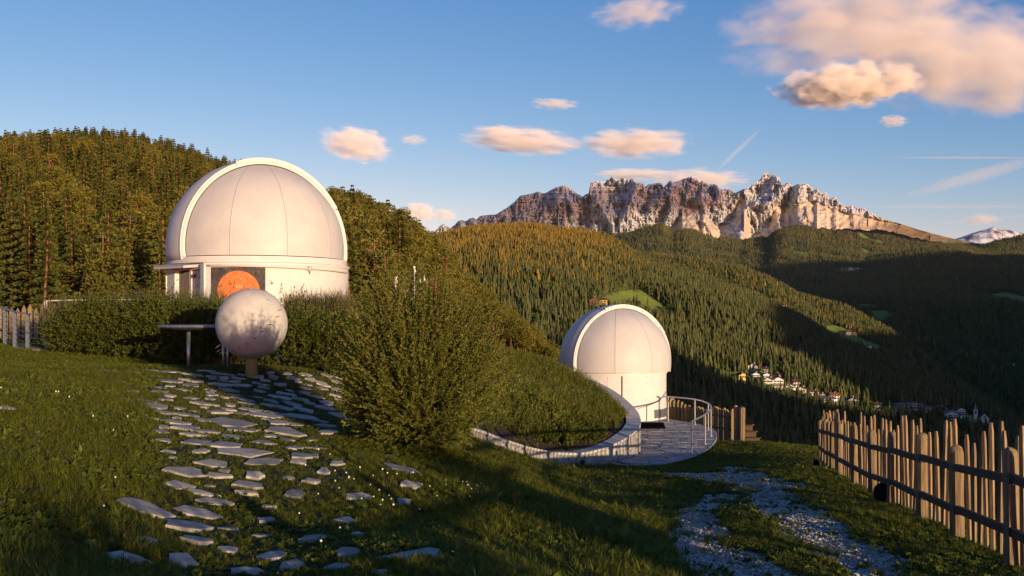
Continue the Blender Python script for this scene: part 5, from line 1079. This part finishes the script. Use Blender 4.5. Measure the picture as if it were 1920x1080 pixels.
# gravel
PB = []
for i in range(3):
    rr = np.random.default_rng(70+i); m = MB(); vv = rdir(10, rr)*np.array([1, .8, .5]); m2 = bpy.data.meshes.new('pebble'); import bmesh; bm = bmesh.new(); bmesh.ops.create_icosphere(bm, subdivisions=1, radius=1)
    for v1 in bm.verts: v1.co = Vector((v1.co.x, v1.co.y*.8, v1.co.z*.5))*(1+.25*rr.normal())
    bm.to_mesh(m2); bm.free(); m2.materials.append(simple('pebble_stone', (.52, .46, .39), (.33, .29, .245), 1.0, .9, rnd=.9)); PB.append(source('p%d' % i, m2))
N = 90000; u = RNG.random(N); Y = (6+u**1.25*24); X = RNG.uniform(.02, .45, N)*Y; gm = gravel_mask(X, Y); k = (RNG.random(N) < gm*.9+.015) & ~in_poly(X, Y, hull); X, Y = X[k], Y[k]; n = len(X); s = .006+.012*RNG.random(n)**2+.0004*Y
scatter('gravel', np.stack([X, Y, ground(X, Y)+s*.2], -1), rots(n), np.repeat(s[:, None], 3, 1), RNG.integers(0, 3, n), PB, 'loose pale gravel on the worn track')
# clover flowers
fm = MB(); fm.tube([(0, 0, 0), (.008, 0, .07), (.01, .004, .11)], .0025, 4, cap=False); fst = fm.mesh('stalk', M_clover)
M_petal = simple('white_petal', (.75, .72, .66), (.6, .55, .5), 30, .8)
fm = MB(); fm.lathe([(.001, -.012), (.012, -.006), (.015, .004), (.009, .013), (.001, .016)], 8, (.01, .004, .118)); fhd = fm.mesh('blossom', M_petal, True)
spots = [(180+x/2.7, 680+y/2.7) for x, y in ((1338, 555), (1458, 565), (1480, 578), (1520, 587), (1410, 590), (1210, 572), (1275, 600), (1290, 605), (1312, 603), (1232, 660), (1208, 615), (1130, 680), (1345, 705), (1398, 697), (1432, 677), (1475, 690), (1495, 715), (1500, 750), (1450, 722), (1440, 735), (1385, 640), (1225, 865), (1023, 783), (1770, 605), (1775, 635), (1725, 690), (1690, 640), (1060, 540), (1180, 475), (1130, 462), (1270, 580), (1460, 648), (1550, 640), (1600, 580), (1640, 770), (1145, 945), (1800, 985))]
spots += [(866+x/2.743, 840+y/2.743) for x, y in ((5, 190), (25, 197), (28, 215), (75, 225), (88, 250), (45, 232), (58, 215), (118, 180), (40, 265), (90, 205))]+[(x/3, 720+y/3) for x, y in ((8, 38), (310, 62), (332, 60), (392, 93), (512, 203), (720, 205), (635, 272), (643, 550), (594, 714))]
fp = None
for i, (px, py) in enumerate(spots):
    q = ray_ground(px, py+6)
    if q is None: continue
    if fp is None: fp = thing('clover_flower', 'small white clover flower standing in the lawn', 'flower', q, 0, 'white clover flowers in the lawn'); obj('stalk', fst, fp); obj('blossom', fhd, fp); o = fp
    else: o = copy_tree(fp)
    s = random.uniform(.38, .6)*(1+.02*q.y); o.location = q; o.scale = (s, s, s); o.rotation_euler = (random.uniform(-.2, .2), random.uniform(-.2, .2), random.random()*6)

# ------------------------------------------------------------------ village, church, farms
MW = {'white': simple('house_white', (.74, .72, .69), (.66, .64, .61), .3, .8), 'cream': simple('house_cream', (.66, .58, .44), (.58, .5, .38), .3, .8), 'yellow': simple('house_yellow', (.62, .42, .14), (.55, .36, .12), .3, .8), 'beige': simple('house_beige', (.45, .39, .35), (.38, .33, .3), .3, .8), 'wood': simple('house_wood', (.13, .06, .03), (.09, .045, .025), .5, .8), 'grey': simple('house_grey', (.28, .27, .27), (.22, .21, .21), .3, .8)}
MR = {'brown': simple('roof_brown', (.13, .06, .04), (.09, .045, .03), .8, .85), 'red': simple('roof_red', (.22, .07, .045), (.16, .055, .035), .8, .85), 'grey': simple('roof_grey', (.17, .165, .17), (.11, .11, .115), .8, .85), 'dark': simple('roof_dark', (.06, .055, .055), (.04, .04, .04), .8, .85)}
def house(hname, px, py, wpx, hpx, wall, roof, label, balc=True, depth=.8, rz=None, flat=False):
    c = cast(hname, px, py)
    if c is None: return
    k = c.y/FPX; W, H, D = wpx*k, hpx*k, wpx*k*depth; rz = random.uniform(-.5, .5) if rz is None else rz
    h = thing('house', label, 'house', c, rz); hw = H*(.66 if not flat else .9); gable = random.random() < .6; b = MB(); b.box((0, 0, hw/2-3), (W, D, hw+6)); 
    rh = H-hw; e = .12*W
    if gable: b.add([(-W/2, -D/2, hw), (W/2, -D/2, hw), (0, -D/2, H-.2), (-W/2, D/2, hw), (W/2, D/2, hw), (0, D/2, H-.2)], [(0, 1, 2), (5, 4, 3)])
    b.build('wall', MW[wall], h); r = MB()
    if gable:
        for s in (-1, 1): r.add([(0, -D/2-e, H), (s*(W/2+e), -D/2-e, hw-.25*rh), (s*(W/2+e), D/2+e, hw-.25*rh), (0, D/2+e, H), (0, -D/2-e, H+.35), (s*(W/2+e), -D/2-e, hw-.25*rh+.35), (s*(W/2+e), D/2+e, hw-.25*rh+.35), (0, D/2+e, H+.35)], [(0, 1, 2, 3), (4, 5, 6, 7), (0, 1, 5, 4), (1, 2, 6, 5), (2, 3, 7, 6)])
    else:
        for s in (-1, 1): r.add([(-W/2-e, 0, H), (-W/2-e, s*(D/2+e), hw-.2*rh), (W/2+e, s*(D/2+e), hw-.2*rh), (W/2+e, 0, H), (-W/2-e, 0, H+.35), (-W/2-e, s*(D/2+e), hw-.2*rh+.35), (W/2+e, s*(D/2+e), hw-.2*rh+.35), (W/2+e, 0, H+.35)], [(0, 1, 2, 3), (4, 5, 6, 7), (0, 1, 5, 4), (1, 2, 6, 5), (2, 3, 7, 6)])
        b2 = MB(); b2.add([(-W/2, -D/2, hw-.01), (-W/2, D/2, hw-.01), (-W/2, 0, H-.2), (W/2, -D/2, hw-.01), (W/2, D/2, hw-.01), (W/2, 0, H-.2)], [(0, 1, 2), (5, 4, 3)]); b2.build('gable', MW['wood'], h)
    ro = r.build('roof', MR[roof], h); m = MB(); m.box((W*.2, D*.15, H+.2), (.9, .9, 2)); m.build('chimney', MW['beige'], ro)
    nf = max(1, round(hw/3.2)); nc = max(2, round(W/3.5)); wmesh = MB().box((0, 0, 0), (min(1.5, W/nc*.5), .12, min(1.6, hw/nf*.5))).mesh('window', M_glass)
    for f in range(nf):
        for cc in range(nc): obj('window', wmesh, h, (-W/2+W*(cc+.5)/nc, -D/2-.03, hw*(f+.5)/nf))
        for cc in range(2): o = obj('window', wmesh, h, (W/2+.03, -D/2+D*(cc+.5)/2, hw*(f+.5)/nf)); o.rotation_euler = (0, 0, PI/2)
    if balc:
        for f in range(1, nf+1):
            if f/nf > .95 and nf > 1: continue
            m = MB(); m.box((0, -D/2-.6, hw*f/nf-.35 if nf > 1 else hw*.55), (W*.92, 1.1, 1.0)); m.build('balcony', MW['wood'], h)
    return h
for x, y, w_, h_, wl, rf, lb in VIL:
    q = V0(x, y); house('mid', q[0], q[1], w_/3.556, h_/3.556, wl, rf, lb, flat=(wl == 'beige'))
house('mid', 1112, 571, 20, 13, 'wood', 'brown', 'wooden farmhouse on white base beside the bright meadow', rz=.2); house('mid', 1132, 568, 11, 9, 'yellow', 'brown', 'small yellow barn beside the wooden farmhouse', False)
house('second', 1590, 627, 10, 8, 'cream', 'red', 'cream farmhouse on the sunlit spur meadow', False); house('second', 1603, 628, 8, 6, 'yellow', 'brown', 'yellow barn next to the farmhouse on the spur', False); house('second', 1576, 629, 9, 6, 'wood', 'dark', 'dark barn next to the farmhouse on the spur', False)
house('second', 1628, 653, 10, 6, 'white', 'grey', 'white house under the spur meadow', False); house('second', 1606, 653, 6, 5, 'white', 'grey', 'small white hut under the spur meadow', False); house('second', 1468, 577, 11, 8, 'white', 'red', 'white house with red roof on the upper spur', False)
for px, py, lb in ((1595, 507, 'white house of the far hamlet below the massif'), (1606, 507, 'pale house with red roof in the far hamlet'), (1618, 515, 'low white barn of the far hamlet')): house('flank', px, py, 8, 5, 'white', 'red' if px == 1606 else 'grey', lb, False)
house('rightnear', 1900, 685, 7, 4, 'white', 'grey', 'tiny white house on the dark slope', False)
c = cast('mid', *V0(1725, 470))
ch = thing('church', 'small pale church with a slim pointed bell tower', 'church', c, -.25); k = c.y/FPX; W = 82/3.556*k; H = 62/3.556*k
m = MB(); m.box((0, W*.35, H*.25-3), (W*.72, W*1.1, H*.5+6)); m.add([(-W*.36, -W*.2, H*.5), (W*.36, -W*.2, H*.5), (0, -W*.2, H*.97)], [(0, 1, 2)]); m.build('nave', MW['cream'], ch)
m = MB()
for s in (-1, 1): m.add([(0, -W*.26, H), (s*W*.42, -W*.26, H*.44), (s*W*.42, W*.95, H*.44), (0, W*.95, H), (0, -W*.26, H+.5), (s*W*.42, -W*.26, H*.44+.5), (s*W*.42, W*.95, H*.44+.5), (0, W*.95, H+.5)], [(0, 1, 2, 3), (4, 5, 6, 7), (0, 1, 5, 4), (1, 2, 6, 5), (2, 3, 7, 6)])
m.build('roof', MR['brown'], ch)
m = MB(); m.box((W*.02, -W*.2-.08, H*.3), (1.3, .2, 3)); m.build('door', MW['wood'], ch); m = MB(); m.lathe([(.001, 0), (1.1, 0)], 12); o = m.build('rose_window', M_glass, ch); o.rotation_euler = (PI/2, 0, 0); o.location = (0, -W*.2-.12, H*.62)
tx = (1672-1725)/3.556*k; TH = 135/3.556*k; tw = 24/3.556*k
m = MB(); m.box((tx, 0, TH*.3-3), (tw, tw, TH*.6+6)); tw_o = m.build('bell_tower', MW['cream'], ch)
m = MB(); m.add([(tx-tw*.55, -tw*.55, TH*.6), (tx+tw*.55, -tw*.55, TH*.6), (tx+tw*.55, tw*.55, TH*.6), (tx-tw*.55, tw*.55, TH*.6), (tx-tw*.25, -tw*.25, TH*.70), (tx+tw*.25, -tw*.25, TH*.70), (tx+tw*.25, tw*.25, TH*.70), (tx-tw*.25, tw*.25, TH*.70), (tx, 0, TH)], [(0, 1, 5, 4), (1, 2, 6, 5), (2, 3, 7, 6), (3, 0, 4, 7), (4, 5, 8), (5, 6, 8), (6, 7, 8), (7, 4, 8)]); m.build('spire', MW['grey'], tw_o)
m = MB(); m.box((tx, -tw/2-.06, TH*.5), (tw*.4, .15, tw*.7)); m.build('belfry_opening', M_glass, tw_o); m = MB(); m.box((tx, -tw/2-.06, TH*.36), (tw*.35, .15, tw*.35)); m.build('clock_face', MW['white'], tw_o)

# ------------------------------------------------------------------ clouds and contrails: real volumes of scattering air
def cloudmat(name, seed, dens, nscale, stretch, soft, cut, aniso=-.25):
    m = bpy.data.materials.new(name); m.use_nodes = True; t = m.node_tree; t.nodes.clear(); N = t.nodes.new; L = t.links.new
    out = N('ShaderNodeOutputMaterial'); vol = N('ShaderNodeVolumePrincipled'); vol.inputs['Color'].default_value = (.955, .95, .89, 1); vol.inputs['Anisotropy'].default_value = aniso
    tc = N('ShaderNodeTexCoord'); ln = N('ShaderNodeVectorMath'); ln.operation = 'LENGTH'; L(tc.outputs['Object'], ln.inputs[0])
    mp = N('ShaderNodeMapping'); mp.inputs['Scale'].default_value = stretch; mp.inputs['Location'].default_value = (seed, seed*.7, seed*1.3); L(tc.outputs['Object'], mp.inputs[0])
    nz = N('ShaderNodeTexNoise'); nz.inputs['Scale'].default_value = nscale*1.5; nz.inputs['Detail'].default_value = 7; nz.inputs['Roughness'].default_value = .55; L(mp.outputs[0], nz.inputs['Vector'])
    def M(op, a, b, cl=False):
        x = N('ShaderNodeMath'); x.operation = op; x.use_clamp = cl
        for i, v_ in ((0, a), (1, b)):
            if hasattr(v_, 'is_linked'): L(v_, x.inputs[i])
            else: x.inputs[i].default_value = v_
        return x.outputs[0]
    body = M('SUBTRACT', 1.0, ln.outputs['Value']); val = M('ADD', M('MULTIPLY', body, 1.7), M('MULTIPLY', M('SUBTRACT', nz.outputs['Fac'], .5), 3.6)); val = M('SUBTRACT', val, cut+.32)
    d = M('MULTIPLY', M('MULTIPLY', M('MULTIPLY', val, soft, True), M('MULTIPLY', body, 5.0, True)), dens); L(d, vol.inputs['Density']); L(vol.outputs[0], out.inputs['Volume'])
    return m
import bmesh
_bm = bmesh.new(); bmesh.ops.create_icosphere(_bm, subdivisions=3, radius=1); _ico = bpy.data.meshes.new('cloud'); _bm.to_mesh(_ico); _bm.free()
def puff(px, py, w, h, Y, mat, name='cloud', tilt=0, deep=.6):
    k = Y/FPX; me = _ico.copy(); me.materials.append(mat); o = obj(name, me); o.location = P(px, py, Y); o.scale = (w/2*k, max(w*deep*.5, h*.5)*k, h/2*k); o.rotation_euler = (0, math.radians(tilt), 0); return o
CL = [(1600, 40, 520, 190, 'broad soft cloud bank at the top of the sky', .0016, 2.2, (1, 1, .9), 1.6, .12, -8), (1800, 112, 520, 190, 'large warm grey cloud spreading to the frame edge', .0020, 2.0, (1, 1, .9), 1.8, .08, 8),
      (1590, 160, 290, 78, 'bright puffy cumulus under the large cloud', .010, 2.6, (1, 1, .5), 3.0, .10, -4), (668, 271, 150, 66, 'white lens shaped cloud above the big dome', .0075, 1.7, (1, 1, 1.3), 1.8, .05, 8), (980, 264, 230, 48, 'long flat cloud over the ridge line', .0065, 1.7, (1, 1, 1), 1.8, .05, 5),
      (1192, 269, 220, 54, 'long flat grey cloud above the rock towers', .0065, 1.8, (1, 1, 1), 1.8, .05, 0), (1040, 195, 100, 20, 'small thin cloud high over the massif', .007, 1.8, (1, 1, 1), 1.5, .08, 2), (775, 262, 60, 22, 'tiny wispy cloud right of the lens shaped cloud', .006, 1.8, (1, 1, 1), 1.5, .08, 0),
      (785, 399, 76, 38, 'low puffy cloud over the wooded shoulder', .012, 2.4, (1, 1, .6), 2.5, .10, 0), (832, 403, 56, 26, 'small grey cloud touching the low puffy one', .010, 2.4, (1, 1, .6), 2.0, .10, 0), (1195, 22, 190, 60, 'faint feathery cloud near the upper edge', .0028, 2.4, (1, 1, .8), 1.4, .10, -6), (1675, 227, 62, 24, 'little oval cloud beneath the large cloud', .010, 2.0, (1, 1, 1), 1.8, .06, 0)]
for i, (px, py, w_, h_, lb, dn, ns, stt, sf, ct, tl) in enumerate(CL):
    Yc = 19000 if i > 2 else (27000, 29000, 20500)[i]
    tag(puff(px, py, w_*1.12, h_*1.2, Yc, cloudmat('cloud_air', i*3.1, dn*(1.0*9/19 if i > 2 else (.40, .34, .55)[i]), ns, stt, sf, ct), tilt=tl), lb, 'cloud')
for i, (px, py, w_, h_, lb) in enumerate(((1190, 327, 190, 26, 'pale cloud veil behind the jagged towers'), (1310, 338, 220, 50, 'pale cloud resting behind the saddle of the massif'), (1840, 412, 90, 26, 'small pinkish cloud above the snowy summit'))): tag(puff(px, py, w_, h_, 18500, cloudmat('cloud_air', 40+i*2.3, .0028, 2.0, (1, 1, 1), 1.6, .05)), lb, 'cloud')
def trail(a, b, wid, Y, dens, lb):
    A, B = P(*a, Y), P(*b, Y+200); d = B-A; me = _ico.copy(); me.materials.append(cloudmat('contrail_air', a[0]*.01, dens, 3.0, (3, 1, 1), 1.5, -.1)); o = obj('contrail', me); o.location = (A+B)/2; k = wid/FPX*Y
    o.rotation_mode = 'QUATERNION'; o.rotation_quaternion = d.to_track_quat('X', 'Z'); o.scale = (d.length/2, k, k); tag(o, lb, 'contrail')
trail((1325, 338), (1440, 228), 6, 17000, .0028, 'slanting contrail rising above the highest peak'); trail((1630, 295), (2000, 296), 3, 17000, .0080, 'thin straight contrail high over the right ridge')
trail((1670, 375), (1990, 285), 16, 17500, .0016, 'broad fading contrail climbing to the right'); trail((1560, 388), (2000, 387), 6, 18000, .0020, 'faint level contrail low over the right ridge'); trail((1700, 425), (1990, 398), 4, 18500, .0024, 'low contrail just above the snowy summit'); trail((620, 358), (850, 440), 3, 18000, .0012, 'faint contrail falling towards the wooded shoulder')
# clouds added out of frame to shade the upper walls of the massif
Ls = Vector((TOSUN.x, TOSUN.y, TOSUN.z))
for px, py, w_, h_ in ((1010, 385, 420, 110), (1270, 370, 260, 90)):
    c = P(px, py, 10800)+Ls*9000; me = _ico.copy(); me.materials.append(cloudmat('cloud_air', px*.1, .0015, 1.6, (1, 1, 1), 3, -.25)); o = obj('cloud', me); k = 10800/FPX; o.location = c; o.scale = (w_/2*k*.95, 700, h_/2*k); o.rotation_euler = (0, 0, SUN_AZ); tag(o, 'unseen cloud added on the sunward side to shade the massif, the %s one' % ('longer' if px < 1200 else 'shorter'), 'cloud')


# ------------------------------------------------------------------ evening haze over the whole valley
hm = bpy.data.materials.new('haze_air'); hm.use_nodes = True; ht = hm.node_tree; ht.nodes.clear(); ho = ht.nodes.new('ShaderNodeOutputMaterial'); hv = ht.nodes.new('ShaderNodeVolumePrincipled')
hv.inputs['Color'].default_value = (.82, .90, 1, 1); hv.inputs['Density'].default_value = .28e-5; hv.inputs['Anisotropy'].default_value = .0; ht.links.new(hv.outputs[0], ho.inputs['Volume'])
m = MB(); m.box((0, 4000, 430), (28600, 19000, 2400)); tag(m.build('haze', hm), 'thin evening haze filling the valley', kind='stuff')
